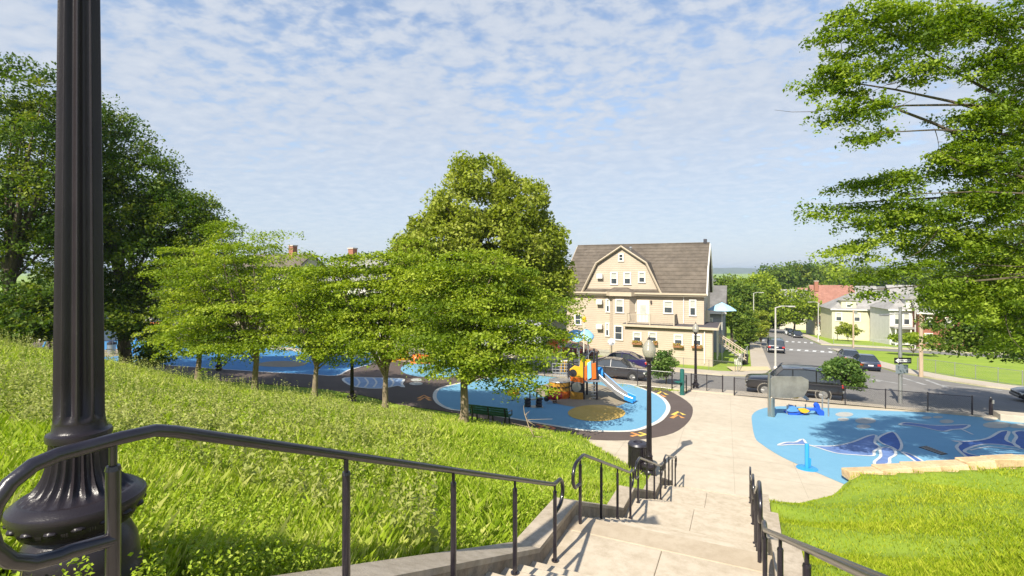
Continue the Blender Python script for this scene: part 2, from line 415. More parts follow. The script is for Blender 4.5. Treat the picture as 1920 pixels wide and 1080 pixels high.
LOOP = gpl([(815, 742.5), (820.6, 756), (839.6, 767), (861, 771), (942.5, 783), (1024, 797), (1086, 807), (1132, 810), (1186, 809), (1219, 799), (1240.5, 787), (1252.6, 769.6), (1250, 756), (1235, 742.5), (1200, 727.6),
            (1159, 715), (1132, 707), (1090, 702), (1024, 700), (960, 703), (900, 712), (850, 722), (823, 730)])
LOOPS = smooth_poly(LOOP, 4)
sheet('play_surface', LOOPS, 0.036, BLUE, kind='structure')
strip('flat_kerb', LOOPS, 0.22, 0.040, worn('kerb_concrete', (0.55, 0.52, 0.46), (0.60, 0.57, 0.51), (0.45, 0.42, 0.36), 1.0, 6.0), True, kind='structure')
sand = gpl([(1002, 734), (1024, 748), (1051, 760), (1105, 767), (1154, 764), (1176, 754), (1180, 744), (1160, 735), (1116, 721), (1040, 719), (1010, 726)])
sheet('tan_surface', smooth_poly(sand, 4), 0.044, TAN, kind='structure')
sheet('yellow_disc_surface', smooth_poly([gp(1118.6 + 54 * math.cos(a), 776 + 15.5 * math.sin(a))[:2] for a in np.linspace(0, 2 * math.pi, 17)[:-1]], 3), 0.049, YELR, kind='structure')
sheet('deep_blue_marking', gpl([(1137, 715), (1160, 720), (1152, 727), (1146, 726)]), 0.041, BLUE2, kind='structure')
BL = gpl([(120, 676), (200, 681), (274, 683.6), (331, 687), (473.5, 697), (583, 703), (631, 705), (655, 694), (700, 680), (690, 660), (600, 650), (480, 645), (300, 640), (120, 640)])
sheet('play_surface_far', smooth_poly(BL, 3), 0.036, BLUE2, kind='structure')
strip('flat_kerb_far', smooth_poly(BL, 3), 0.16, 0.041, WHITEP, True, kind='structure')
sheet('tan_patch', smooth_poly(gpl([(482, 686), (520, 689), (560, 688), (575, 682), (545, 678), (500, 679)]), 3), 0.042, TAN, kind='structure')
sheet('tan_patch_far', smooth_poly(gpl([(196, 670), (250, 664), (262, 655), (215, 655), (180, 660)]), 3), 0.042, TAN, kind='structure')
B3 = gpl([(762, 702), (800, 708), (850, 706), (880, 690), (840, 676), (780, 680), (752, 690)])
sheet('play_surface_middle', smooth_poly(B3, 3), 0.036, BLUE, kind='structure')
# fish painted on the rubber path
fish = smooth_poly(gpl([(643, 711), (655, 722), (680, 728), (715, 729), (745, 724), (757, 727), (753, 720), (757, 712), (740, 710), (700, 709), (665, 708)]), 3)
fo = sheet('painted_fish', fish, 0.034, mat('fish_blue', (0.16, 0.27, 0.45), 0.8, col2=(0.30, 0.40, 0.55), vscale=2.5), kind='structure')
strip('painted_outline', fish, 0.16, 0.038, WHITEP, True, fo)
for k in range(5):
    x = 668 + k * 16
    strip('painted_scale_line', open_curve(gpl([(x, 709.5), (x + 6, 718), (x, 727)]), 4), 0.12, 0.0385, WHITEP, False, fo)
for px, py, rx, ry in ((781, 713, 11, 2.8), (780, 720, 13, 3.2)):
    sheet('painted_spot', [gp(px + rx * math.cos(a), py + ry * math.sin(a))[:2] for a in np.linspace(0, 2 * math.pi, 15)[:-1]], 0.034, GREYP, kind='structure')
# running arrows
def chevrons(px, py, dx, dy, w, h, cols, flip=1):
    for k, c in enumerate(cols):
        x, y = px + k * dx, py + k * dy
        m = mat('arrow_' + c, {'red': (0.62, 0.17, 0.08), 'yellow': (0.75, 0.55, 0.10), 'orange': (0.72, 0.30, 0.08)}[c], 0.8, var=0.1)
        strip('painted_arrow', gpl([(x - w * flip, y - h), (x + w * 0.5 * flip, y), (x - w * flip, y + h)]), 0.16, 0.034, m, kind='structure')
chevrons(1014, 801, 11, 1.6, 7, 4.5, ('red', 'yellow', 'red'))
chevrons(1192, 816, 15, -0.5, 9, 3.5, ('orange', 'yellow'))
def chev_v(px, py, c, w=11, h=3):
    m = mat('arrow_' + c, (0.72, 0.30, 0.08), 0.8, var=0.1)
    strip('painted_arrow', gpl([(px - w, py + h), (px, py - h), (px + w, py + h)]), 0.2, 0.034, m, kind='structure')
for px, py, c in ((1272, 776, 'yellow'), (1270, 782, 'orange'), (1240, 738, 'yellow'), (1236, 742, 'orange'), (1147, 711, 'orange'), (795, 745, 'orange'), (796, 749, 'orange')): chev_v(px, py, c)

# splash pad with whales, bubbles and drain
PADP = gpl([(1588, 911.7), (1549, 895), (1506.5, 876.5), (1464, 857), (1428, 834), (1415, 820), (1409.5, 789), (1411, 778), (1422, 769.7), (1442, 764.5), (1473, 762.5), (1549, 765.5), (1661, 771), (1802, 777), (1860, 781)])
PADP = open_curve(PADP, 3) + [uv(19, 34.5), uv(24, 31), uv(14, 26.4), uv(9.1, 23.9), uv(3.25, 19.5)]
pad = sheet('splash_pad', PADP, 0.028, BLUE, kind='structure')
def C8(pts): return [(1380 + x / 3.556, 660 + y / 3.556) for x, y in pts]
def graphic(name, pts8, m, off=0.034, w=0.10, sub=3, smooth=True):
    P = gpl(C8(pts8)); P = smooth_poly(P, sub) if smooth else P
    o = sheet(name, P, off, m, parent=pad); strip('painted_outline', P, w, off + 0.005, WHITEP, True, o)
    return o
graphic('painted_whale', [(280, 628), (330, 608), (400, 606), (445, 585), (478, 622), (560, 632), (665, 630), (780, 605), (880, 565), (935, 560), (925, 610), (960, 640), (920, 668), (915, 697), (800, 692), (660, 678), (500, 630), (380, 622)], INDIGO)
graphic('painted_whale_head', [(945, 585), (985, 555), (1045, 538), (1080, 570), (1105, 625), (1085, 665), (1040, 640), (975, 615)], NAVY, 0.036)
graphic('painted_whale_fin', [(960, 650), (1000, 640), (1050, 655), (1065, 690), (1025, 715), (1020, 750), (935, 758), (925, 735), (965, 700)], INDIGO, 0.037)
graphic('painted_whale_tail_fin', [(1105, 672), (1170, 690), (1255, 740), (1262, 755), (1230, 758), (1160, 710)], NAVY, 0.036)
graphic('painted_narwhal', [(1090, 490), (1130, 474), (1230, 484), (1330, 494), (1450, 492), (1555, 490), (1520, 515), (1440, 522), (1390, 534), (1330, 525), (1240, 505), (1140, 492)], INDIGO, w=0.12)
strip('painted_tusk', gpl(C8([(1505, 520), (1580, 555)])), 0.1, 0.04, WHITEP, parent=pad)
graphic('painted_orca', [(1445, 598), (1560, 600), (1680, 580), (1760, 535), (1820, 535), (1800, 590), (1860, 620), (1880, 640), (1760, 622), (1640, 622), (1545, 650), (1530, 675), (1640, 705), (1690, 718), (1610, 735), (1530, 700), (1470, 640), (1500, 610)], NAVY, w=0.12)
graphic('painted_orca_head', [(1850, 540), (1900, 530), (1960, 545), (2010, 590), (1990, 650), (1900, 650), (1850, 610), (1870, 570)], NAVY, 0.036, 0.12)
strip('painted_line', open_curve(gpl(C8([(1560, 660), (1680, 638), (1800, 648), (1890, 655)])), 4), 0.1, 0.038, WHITEP, parent=pad)
for x, y, rx, ry in ((722, 420, 60, 16), (714, 453, 38, 12), (864, 462, 70, 20), (850, 501, 48, 14), (1272, 441, 34, 8), (1346, 438, 34, 8), (1405, 467, 48, 13), (1695, 449, 50, 13), (1740, 491, 95, 22), (1890, 497, 70, 16)):
    sheet('painted_bubble', gpl(C8([(x + rx * math.cos(a), y + ry * math.sin(a)) for a in np.linspace(0, 2 * math.pi, 19)[:-1]])), 0.034, GREYP, parent=pad)
dr = sheet('drain_grate', gpl(C8([(1218, 640), (1270, 632), (1412, 686), (1370, 692)])), 0.045, mat('drain_iron', (0.035, 0.028, 0.025), 0.6, var=0.3, vscale=8), 0.03)
tag(dr, 'dark rectangular metal drain grate set in the blue splash pad', 'drain')
for k in range(1, 8):
    a = k / 8.0; p = C8([(1218 + 152 * a, 640 + 52 * a), (1270 + 142 * a, 632 + 54 * a)])
    strip('grate_bar', gpl(p), 0.03, 0.052, STEEL, parent=dr)

# streets
VX = [uv(-110, 36.9), uv(13, 36.9), uv(32, 38.5), uv(60, 40), uv(60, 52), uv(24, 50.6), uv(19.4, 51), uv(17.4, 52.2), uv(15, 55.5), uv(13.2, 59.5), uv(12.2, 66), uv(11.8, 90), uv(11.8, 91), uv(60, 93), uv(60, 100), uv(11.8, 98), uv(11.5, 180), uv(3.0, 180), uv(2.6, 100), uv(-40, 100), uv(-40, 93), uv(2.6, 91), uv(2.4, 52), uv(1.9, 48.5), uv(0.6, 46), uv(-1.6, 44.8), uv(-110, 44.8)]
sheet('street', VX, 0.012, ASPH, kind='structure')
sheet('sidewalk_house', [uv(-110, 44.85), uv(-1.7, 44.85), uv(0.5, 46.1), uv(1.8, 48.6), uv(2.35, 52), uv(2.55, 90), uv(0.9, 90), uv(0.7, 50), uv(0.0, 48.2), uv(-2, 47.2), uv(-110, 47.2)], 0.13, SIDE, 0.2, kind='structure')
sheet('sidewalk_corner', [uv(60, 52.1), uv(24, 50.7), uv(19.5, 51.1), uv(17.6, 52.3), uv(15.2, 55.6), uv(13.35, 59.6), uv(12.35, 66), uv(11.95, 89), uv(13.9, 89), uv(14.4, 70), uv(15.4, 62), uv(17.5, 57), uv(20, 54.2), uv(60, 54.4)], 0.13, SIDE, 0.2, kind='structure')
sheet('sidewalk_far', [uv(11.95, 99), uv(40, 99.5), uv(40, 101.5), uv(13.8, 101), uv(13.6, 175), uv(11.7, 175)], 0.13, SIDE, 0.2, kind='structure')
sheet('sidewalk_play', [uv(-110, 36.8), uv(16, 36.8), uv(32, 38.4), uv(60, 39.8), uv(60, 38.4), uv(16, 35.3), uv(11.6, 36.2), uv(-0.4, 35.3), uv(-3, 35.2), uv(-110, 35.4)], 0.10, SIDE, 0.2, kind='structure')
for k in range(9):                                  # crosswalk ladders on the far crossing
    u0 = 3.2 + k * 0.95
    strip('crosswalk_bar', [uv(u0, 80.5), uv(u0 + 0.35, 83.0)], 0.42, 0.018, WHITEP, kind='structure')
    strip('crosswalk_bar', [uv(u0, 101), uv(u0 + 0.3, 104)], 0.42, 0.018, WHITEP, kind='structure')
for v0 in (80.2, 83.3): strip('crosswalk_line', [uv(3.0, v0), uv(12, v0)], 0.25, 0.017, WHITEP, kind='structure')
strip('stop_line', [uv(12.0, 90.5), uv(12.4, 84.0)], 0.6, 0.018, WHITEP, kind='structure')
for a, b in (((1640, 712), (1700, 722)), ((1690, 708), (1735, 722)), ((1735, 712), (1775, 727)), ((1760, 722), (1880, 733)), ((1620, 708), (1650, 716))):
    strip('crosswalk_line', gpl([a, b]), 0.3, 0.018, mat('worn_paint', (0.45, 0.44, 0.41), 0.8, col2=(0.2, 0.2, 0.19), vscale=1.2), kind='structure')
sheet('curb_ramp', gpl([(1362, 690), (1440, 690), (1445, 697), (1375, 699)]), 0.142, mat('ramp_yellow', (0.55, 0.45, 0.25), 0.9, var=0.1), kind='structure')

# ------------------------------------------------------------------ stair
UL, UR = -1.9, 0.17          # handrail lines
WL, WR = -2.02, 0.30         # inner faces of the cheek walls
rootS = empty('staircase', (0, 0, 0), -TH, 'pale concrete outdoor staircase with four flights going down to the plaza', 'staircase')
FL = [(1.15, 5.3, 6.58, 4.78, 12), (6.45, 9.45, 4.74, 3.41, 9), (10.4, 13.25, 3.38, 2.20, 8), (14.25, 16.3, 2.16, 1.38, 5)]
def wr(v): return WR + max(0.0, (5.2 - v)) * 0.11
for (v0, v1, z0, z1, n) in FL:
    t = (v1 - v0) / n; r = (z0 - z1) / n
    for i in range(n - 1):
        za = z0 - r * (i + 1); va = v0 + t * i; ve = va + t + 0.03
        mb = MB(); a, b = wr(va) + 0.02, wr(ve) + 0.02
        vs = [(WL - 0.02, va, za - r - 0.12), (a, va, za - r - 0.12), (b, ve, za - r - 0.12), (WL - 0.02, ve, za - r - 0.12), (WL - 0.02, va, za), (a, va, za), (b, ve, za), (WL - 0.02, ve, za)]
        mb.add(vs, [(0, 3, 2, 1), (4, 5, 6, 7), (0, 1, 5, 4), (1, 2, 6, 5), (2, 3, 7, 6), (3, 0, 4, 7)])
        mb.build('step', CONC_STEP, rootS, bevel=0.012)
LAND = [(-3, 1.18, 6.58, 6.58), (5.3 - 0.346, 6.48, 4.78, 4.74), (9.45 - 0.333, 10.43, 3.41, 3.38), (13.25 - 0.356, 14.28, 2.20, 2.16)]
for (a, b, za, zb) in LAND:
    cut = 0.62
    for (x0, x1) in ((WL - 0.02, -0.86), (-0.8565, None)):
        xa = wr(a) + 0.02 if x1 is None else x1; xb = wr(b) + 0.02 if x1 is None else x1
        mb = MB(); lo = 0.4
        vs = [(x0, a, za - lo), (xa, a, za - lo), (xb, b, zb - lo), (x0, b, zb - lo), (x0, a, za), (xa, a, za), (xb, b, zb), (x0, b, zb)]
        mb.add(vs, [(0, 3, 2, 1), (4, 5, 6, 7), (0, 1, 5, 4), (1, 2, 6, 5), (2, 3, 7, 6), (3, 0, 4, 7)])
        mb.build('landing_slab', CONC_STEP, rootS, bevel=0.012)
for (va, zz_) in ((6.10, 4.752),):
    mb = MB(); mb.box(((WL + WR) / 2, va + 0.185, zz_ - 0.04), (WR - WL + 0.03, 0.40, 0.09)); mb.build('nosing_band', worn('band_concrete', (0.345, 0.28, 0.20), (0.39, 0.325, 0.24), (0.28, 0.22, 0.15), 1.2, 7.0), rootS, bevel=0.01)
# cheek walls: sloped along the flights, level along the landings
CV = [-3, 0.9, 5.15, 6.5, 9.4, 10.45, 13.2, 14.3, 16.35]
CZ = [6.80, 6.80, 4.98, 4.93, 3.61, 3.57, 2.41, 2.36, 1.50]
for side in (0, 1):
    wallm = MB(); capm = MB()
    for i in range(len(CV) - 1):
        a, b, za, zb = CV[i], CV[i + 1], CZ[i], CZ[i + 1]
        if side == 0: xa0, xa1, xb0, xb1 = WL - 0.30, WL, WL - 0.30, WL
        else: xa0, xa1, xb0, xb1 = wr(a), wr(a) + 0.28, wr(b), wr(b) + 0.28
        for mbx, lo, hi, gq in ((wallm, -1.1, -0.05, 0.0), (capm, -0.05, 0.0, 0.006)):
            vs = [(xa0 - gq, a, za + lo), (xa1 + gq, a, za + lo), (xb1 + gq, b, zb + lo), (xb0 - gq, b, zb + lo), (xa0 - gq, a, za + hi), (xa1 + gq, a, za + hi), (xb1 + gq, b, zb + hi), (xb0 - gq, b, zb + hi)]
            fs = [(0, 3, 2, 1), (4, 5, 6, 7), (1, 2, 6, 5), (3, 0, 4, 7)]
            if i == 0: fs.append((0, 1, 5, 4))
            if i == len(CV) - 2: fs.append((2, 3, 7, 6))
            mbx.add(vs, fs)
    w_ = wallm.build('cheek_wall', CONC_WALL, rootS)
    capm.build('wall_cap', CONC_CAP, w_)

# ------------------------------------------------------------------ handrails
def handrail(label, fl, ua, ub, group, n_post, zoff):
    v0, v1, z0, z1, _ = fl; H = 0.86 + zoff
    root = empty('handrail', (*uv(ua, v0), z0), -TH, label, 'handrail', group)
    du = ub - ua
    def L(v): return ((v - v0) / (v1 - v0) * du, v - v0)
    pts = []; r = 0.155
    va, vb = v0 - 0.17, v1 + 0.02
    za, zb = H, z1 - z0 + H
    x, y = L(va)
    pts.append((x, y, za - 2 * r - 0.02)); pts.append((x, y - 0.12, za - 2 * r))
    for k in range(9):
        a = -math.pi / 2 - math.pi * k / 8
        pts.append((x, y - 0.15 + r * math.cos(a), za - r + r * math.sin(a)))
    pts.append((x, y + 0.02, za)); pts.append((x, y + 0.13, za - 0.006)); pts.append((x, y + 0.2, za - 0.03))
    x2, y2 = L(vb)
    pts.append((x2, y2 - 0.06, zb + 0.012)); pts.append((x2, y2, zb)); pts.append((x2, y2 + 0.08, zb - 0.01))
    for k in range(9):
        a = math.pi / 2 - math.pi * k / 8
        pts.append((x2, y2 + 0.12 + r * 0.95 * math.cos(a), zb - 0.01 - r + r * math.sin(a)))
    pts.append((x2, y2, zb - 2 * r - 0.02))
    mb = MB(); mb.tube(pts, 0.0225, 12); mb.build('rail', BLACKP, root, smooth=60)
    for k in range(n_post):
        f = k / (n_post - 1); v = va + (vb - va) * f
        xx, yy = L(v); zt = za if k == 0 else zb if k == n_post - 1 else za - 0.03 + (zb + 0.012 - za + 0.03) * ((yy - L(va)[1] - 0.2) / (y2 - 0.06 - L(va)[1] - 0.2))
        zs = 0.0 if k == 0 else (z1 - z0) if k == n_post - 1 else -(z0 - z1) * (math.floor((v - v0) / ((v1 - v0) / fl[4])) + 1) / fl[4]
        mb = MB(); mb.tube([(xx, yy, zs - 0.03), (xx, yy, zt - 0.10)], 0.0215, 12); mb.tube([(xx, yy, zt - 0.10), (xx, yy, zt - 0.085)], [0.0235, 0.02], 12)
        mb.tube([(xx, yy, zt - 0.09), (xx, yy, zt - 0.01)], 0.0125, 8); mb.tube([(xx, yy, zs), (xx, yy, zs + 0.012)], 0.04, 12)
        mb.build('post', BLACKP, root, smooth=50)
    return root
LN = ['nearest black handrail, beside the big lamp post on the left', 'black handrail left of the second flight, below the nearest landing', 'black handrail on the left of the third flight beside the trash can', 'smallest black handrail on the left where the stair meets the plaza']
RN = ['nearest black handrail on the right, seen at the bottom edge beside the lawn', 'black handrail right of the second flight with its tall looped end', 'black handrail on the right of the third flight', 'farthest black handrail on the right at the foot of the stair']
NP = [5, 4, 4, 4]
for k, f in enumerate(FL):
    handrail(LN[k], f, UL, UL, 'handrails of the staircase', NP[k], 0)
    handrail(RN[k], f, UR + 0.26 if k == 0 else UR, UR + 0.02, 'handrails of the staircase', NP[k], -0.06 if k == 0 else 0)

# ------------------------------------------------------------------ lamp posts
def lamp_parts():
    base = MB(); N = 120
    base.lathe([(0.235, 0.0), (0.235, 0.04), (0.225, 0.05), (0.222, 0.10), (0.213, 0.16), (0.19, 0.21), (0.165, 0.235), (0.16, 0.25)], 48)
    ring = MB()
    ring.lathe([(0.17, 0.245), (0.19, 0.255), (0.205, 0.265), (0.225, 0.30), (0.238, 0.325), (0.247, 0.345), (0.250, 0.36), (0.246, 0.374), (0.236, 0.380), (0.230, 0.388), (0.221, 0.392), (0.214, 0.40), (0.203, 0.403)], 64)
    for k in range(16):
        a = 2 * math.pi * k / 16
        ring.sphere((0.222 * math.cos(a), 0.222 * math.sin(a), 0.318), (0.028, 0.028, 0.016), 8, 6)
        b = a + math.pi / 16
        for q in (-0.035, 0, 0.035): ring.sphere((0.224 * math.cos(b + q), 0.224 * math.sin(b + q), 0.314), (0.008, 0.008, 0.024), 6, 4)
    skirt = MB()
    prof = [(0.203, 0.400), (0.188, 0.412, .10), (0.166, 0.432, .14), (0.146, 0.458, .16), (0.130, 0.49, .16), (0.119, 0.53, .15), (0.112, 0.58, .14), (0.108, 0.625, .10), (0.107, 0.64)]
    skirt.lathe(prof, N, flute=24)
    collar = MB(); collar.lathe([(0.107, 0.64), (0.118, 0.645), (0.121, 0.66), (0.118, 0.675), (0.106, 0.68), (0.098, 0.69), (0.094, 0.72)], 48)
    shaft = MB(); sp = [(0.093, 0.72), (0.093, 0.735), (0.093, 0.76, .27)]
    for k in range(9): sp.append((0.0925 - 0.0032 * k, 0.9 + 0.33 * k, .27))
    sp += [(0.066, 3.56, .27), (0.066, 3.6)]
    shaft.lathe(sp, N, flute=10)
    cap = MB(); cap.lathe([(0.067, 3.6), (0.085, 3.61), (0.088, 3.63), (0.07, 3.65), (0.062, 3.68), (0.07, 3.72), (0.10, 3.75), (0.118, 3.77), (0.12, 3.80), (0.135, 3.83), (0.138, 3.86)], 32)
    globe = MB(); globe.lathe([(0.13, 3.86), (0.165, 3.92), (0.198, 4.0), (0.213, 4.08), (0.213, 4.13), (0.195, 4.21), (0.15, 4.30), (0.10, 4.37), (0.065, 4.42), (0.055, 4.45)], 32)
    fin = MB(); fin.lathe([(0.058, 4.445), (0.065, 4.46), (0.05, 4.475), (0.02, 4.49), (0.03, 4.51), (0.012, 4.54), (0.004, 4.60)], 16)
    return [('base', base, 50), ('collar_ring', ring, 35), ('skirt', skirt, 60), ('collar', collar, 35), ('shaft', shaft, 60), ('capital', cap, 35), ('globe', globe, 60), ('finial', fin, 40)]
def glass_globe():
    m = bpy.data.materials.new('lamp_globe'); m.use_nodes = True; b = m.node_tree.nodes['Principled BSDF']
    b.inputs['Base Color'].default_value = (0.36, 0.345, 0.29, 1); b.inputs['Roughness'].default_value = 0.18
    b.inputs['Alpha'].default_value = 0.72; b.inputs['Specular IOR Level'].default_value = 0.7
    t = m.node_tree; co = t.nodes.new('ShaderNodeTexCoord'); w = t.nodes.new('ShaderNodeTexWave'); w.bands_direction = 'Z'; w.inputs['Scale'].default_value = 9
    t.links.new(co.outputs['Object'], w.inputs['Vector']); bp = t.nodes.new('ShaderNodeBump'); bp.inputs['Strength'].default_value = 0.3; bp.inputs['Distance'].default_value = 0.02
    t.links.new(w.outputs[0], bp.inputs['Height']); t.links.new(bp.outputs[0], b.inputs['Normal'])
    return m
GLOBE = glass_globe()
LAMPM = worn('cast_iron_paint', (0.014, 0.0115, 0.014), (0.022, 0.018, 0.021), (0.05, 0.043, 0.045), 2.0, 22.0, 0.30, 0.15, 120, edge=(0.62, 0.75))
lamp0 = empty('street_lamp', (0, 0, 0)); 
for nm, mb, sm in lamp_parts(): mb.build(nm, GLOBE if nm == 'globe' else LAMPM, lamp0, smooth=sm)
lamps = [((-1.963, 2.30), 6.60, 'huge black fluted lamp post in the left foreground with flared base'),
         (gp(1217, 893)[:2], None, 'black lamp post with frosted acorn globe beside the trash can'),
         (uv(-2.9, 36.2), None, 'black acorn lamp post by the gate in front of the beige house'),
         (uv(-33.0, 23.5), None, 'black acorn lamp post at far left by the swing frame'),
         (uv(-18.2, 20.2), None, 'black lamp post half hidden by foliage between the row trees'),
         (uv(-40.0, 30.5), None, 'farthest acorn lamp post at left above the orange swing bar')]
for k, (p, z, lab) in enumerate(lamps):
    o = lamp0 if k == 0 else copy_tree(lamp0)
    o.location = (p[0], p[1], z if z is not None else tz(*p)); o.rotation_euler = (0, 0, 0.3 + k)
    tag(o, lab, 'street lamp', 'acorn street lamps of the park')

# ------------------------------------------------------------------ vegetation
def unit(a): return a / np.maximum(np.linalg.norm(a, axis=-1, keepdims=True), 1e-9)
def leaf_mesh(name, C, L, Wd, m, up=0.7, tint=None, r=rng):
    n = len(C); nrm = unit(r.normal(size=(n, 3)) + np.array([0, 0, up * 1.6])); t = unit(np.cross(nrm, r.normal(size=(n, 3)))); b = np.cross(nrm, t)
    L = np.asarray(L).reshape(-1, 1); Wd = np.asarray(Wd).reshape(-1, 1)
    tip = C + t * L * 0.55 - nrm * L * 0.10; tail = C - t * L * 0.45
    V = np.stack([tail, C + b * Wd * 0.5 + nrm * Wd * 0.12, tip, C - b * Wd * 0.5 + nrm * Wd * 0.12], 1).reshape(-1, 3)
    Q = np.arange(4 * n).reshape(n, 4)
    tt = np.repeat(tint if tint is not None else r.random(n), 4)
    return np_mesh(name, V, Q, m, False, tt)
BARK = mat('bark', (0.10, 0.078, 0.055), 0.95, var=0.45, vscale=18, bump=0.9, bscale=40, stretch=(1, 1, 0.25))
BARK_PALE = mat('bark_pale', (0.20, 0.155, 0.105), 0.95, var=0.35, vscale=16, bump=0.9, bscale=40, stretch=(1, 1, 0.25))  # paler bark colour, worn by the young row trees
LF_ROW = leafmat('row_tree_leaf', (0.09, 0.145, 0.010), (0.215, 0.295, 0.022), (0.37, 0.43, 0.05), 0.42)
LF_LIND = leafmat('linden_leaf', (0.13, 0.175, 0.014), (0.245, 0.29, 0.028), (0.38, 0.41, 0.085), 0.38)
LF_DARK = leafmat('dark_leaf', (0.036, 0.075, 0.009), (0.085, 0.14, 0.014), (0.20, 0.235, 0.025), 0.38)
LF_OAK = leafmat('oak_leaf', (0.07, 0.125, 0.011), (0.18, 0.262, 0.022), (0.35, 0.425, 0.055), 0.45)
LF_FAR = leafmat('far_leaf', (0.05, 0.095, 0.012), (0.115, 0.175, 0.02), (0.20, 0.265, 0.035), 0.35)
LF_SHR = leafmat('shrub_leaf', (0.05, 0.10, 0.018), (0.095, 0.17, 0.03), (0.18, 0.26, 0.06), 0.35)
def curve_pts(a, b, n, sag, r, wob=0.04):
    a = np.array(a); b = np.array(b); L = np.linalg.norm(b - a); out = []
    w = r.normal(size=3) * wob * L
    for i in range(n + 1):
        t = i / n; p = a + (b - a) * t + w * math.sin(math.pi * t); p[2] += sag * L * math.sin(math.pi * t); out.append(p)
    return out
def tree(name, base, label, cat, ells, lmat, trunk_r, fork, n_clu, n_leaf, leaf, cr, flat=0.45, up=0.7, bark=BARK, group=None, seed=1, lean=(0, 0), limb_n=40, shell=0.5, bare=0, dens_by='vol', hue=0.0, spray=None, tier=0, limb_k=1.0, trunk_name='trunk'):
    """ells: list of (centre xyz, radii xyz). Leaves fill clusters spread through them; limbs run from the trunk to clusters."""
    r = np.random.default_rng(seed); base = np.array(base, float)
    root = empty(name, tuple(base), 0, label, cat, group)
    E = [(np.array(c, float), np.array(q, float)) for c, q in ells]
    vol = np.array([np.prod(q) ** 0.75 for c, q in E]); vol /= vol.sum()
    k = r.choice(len(E), n_clu, p=vol)
    d = unit(r.normal(size=(n_clu, 3))); rad = (shell + (1 - shell) * r.random(n_clu)) ** 0.8
    CC = np.array([E[i][0] for i in k]) + d * rad[:, None] * np.array([E[i][1] for i in k])
    if tier: CC[:, 2] = np.round(CC[:, 2] / tier + 0.25 * np.sin(CC[:, 0] * 0.9)) * tier + tier * 0.16 * r.normal(size=n_clu)
    csize = cr * (0.6 + 0.8 * r.random(n_clu)); ctint = np.clip(0.47 + hue + 0.27 * r.normal(size=n_clu), 0, 1)
    idx = np.repeat(np.arange(n_clu), n_leaf); n = len(idx)
    off = unit(r.normal(size=(n, 3))) * (r.random((n, 1)) ** 0.4) * np.array([1.0, 1.0, flat])
    P = CC[idx] + off * csize[idx][:, None]
    if spray:                                                                  # flat boughs reaching outwards
        dd = CC - np.array([fork[0], fork[1], 0]); dd[:, 2] = 0; dd = unit(dd + 0.5 * r.normal(size=dd.shape) * np.array([1, 1, 0])); dd[:, 2] = 0.18 * r.normal(size=n_clu)
        lat = np.stack([-dd[:, 1], dd[:, 0], 0 * dd[:, 0]], -1); s = r.random(n) - 0.45; sc = (csize / cr)[idx]
        wv = spray[1] * (1.05 - np.abs(s)) * r.normal(size=n)
        P = CC[idx] + dd[idx] * (s * spray[0] * sc)[:, None] + lat[idx] * (wv * sc)[:, None]; P[:, 2] += spray[2] * r.normal(size=n) * sc - 0.35 * spray[0] * sc * np.maximum(s, 0) ** 2
    P[:, 2] -= 0.22 * csize[idx] * (off[:, 0] ** 2 + off[:, 1] ** 2)          # drooping edges
    size = leaf * (0.45 + 1.0 * r.random(n))
    tint = np.clip(ctint[idx] + 0.11 * r.normal(size=n), 0, 1)
    link('crown', leaf_mesh(name + '_crown', P - base, size, size * 0.62, lmat, up, tint, r), root)
    # trunk and limbs
    mb = MB(); fork = np.array(fork, float)
    tp = [base + np.array([0, 0, -0.25])] + [base + (fork - base) * t + np.array([0.12 * math.sin(4 * t + seed), 0.1 * math.sin(3 * t + 2 * seed), 0]) * (trunk_r * 2) * (t > 0) for t in np.linspace(0, 1, 7)]
    rs = [trunk_r * 1.6, trunk_r * 1.25] + [trunk_r * (1.0 - 0.35 * t) for t in np.linspace(0.16, 1, 6)]
    mb.tube([p - base for p in tp], rs, 10)
    order = np.argsort(r.random(n_clu))[:limb_n]
    fz = fork[2]
    heads = []
    for j, i in enumerate(order):
        c = CC[i]
        if heads and r.random() < 0.6:
            hs = min(heads, key=lambda h: np.linalg.norm(h[0] - c) + (5 if h[0][2] > c[2] + 1.0 else 0)); s, sr = hs
        else:
            t = 0.62 + 0.38 * r.random(); s = base + (fork - base) * t if len(ells) and r.random() < 0.7 else fork; sr = trunk_r * 0.5
        L = np.linalg.norm(c - s)
        if L < 0.2: continue
        pts = curve_pts(s, c, 6, 0.06, r)
        r0 = limb_k * (min(sr, 0.014 * L + 0.010) if j >= 5 else min(sr, 0.022 * L + 0.02))
        mb.tube([p - base for p in pts], [max(0.006, r0 * (1 - 0.85 * q / 6)) for q in range(7)], 5, False)
        heads.append((pts[3], r0 * 0.6)); heads.append((pts[5], r0 * 0.35))
    mb.build(trunk_name, bark, root, smooth=70)
    if bare:
        tw = MB()
        for _ in range(bare):
            h = heads[r.integers(len(heads))][0]; e = h + r.normal(size=3) * np.array([1.2, 1.2, 0.7]) * cr + np.array([0, 0, -0.3])
            tw.tube([p - base for p in curve_pts(h, e, 4, -0.05, r, 0.1)], [0.014, 0.011, 0.008, 0.006, 0.004], 4, False)
        tw.build('bare_twig', bark, root)['kind'] = 'stuff'
    return root
def E2(px, py, rx, ry, d, rd=None):
    c = at(px, py, d); k = d / F
    return (tuple(c), (rx * k, (rd if rd else (rx + ry) / 2 * k), ry * k))
def gtree(u, v): x, y = uv(u, v); return (x, y, tz(x, y))

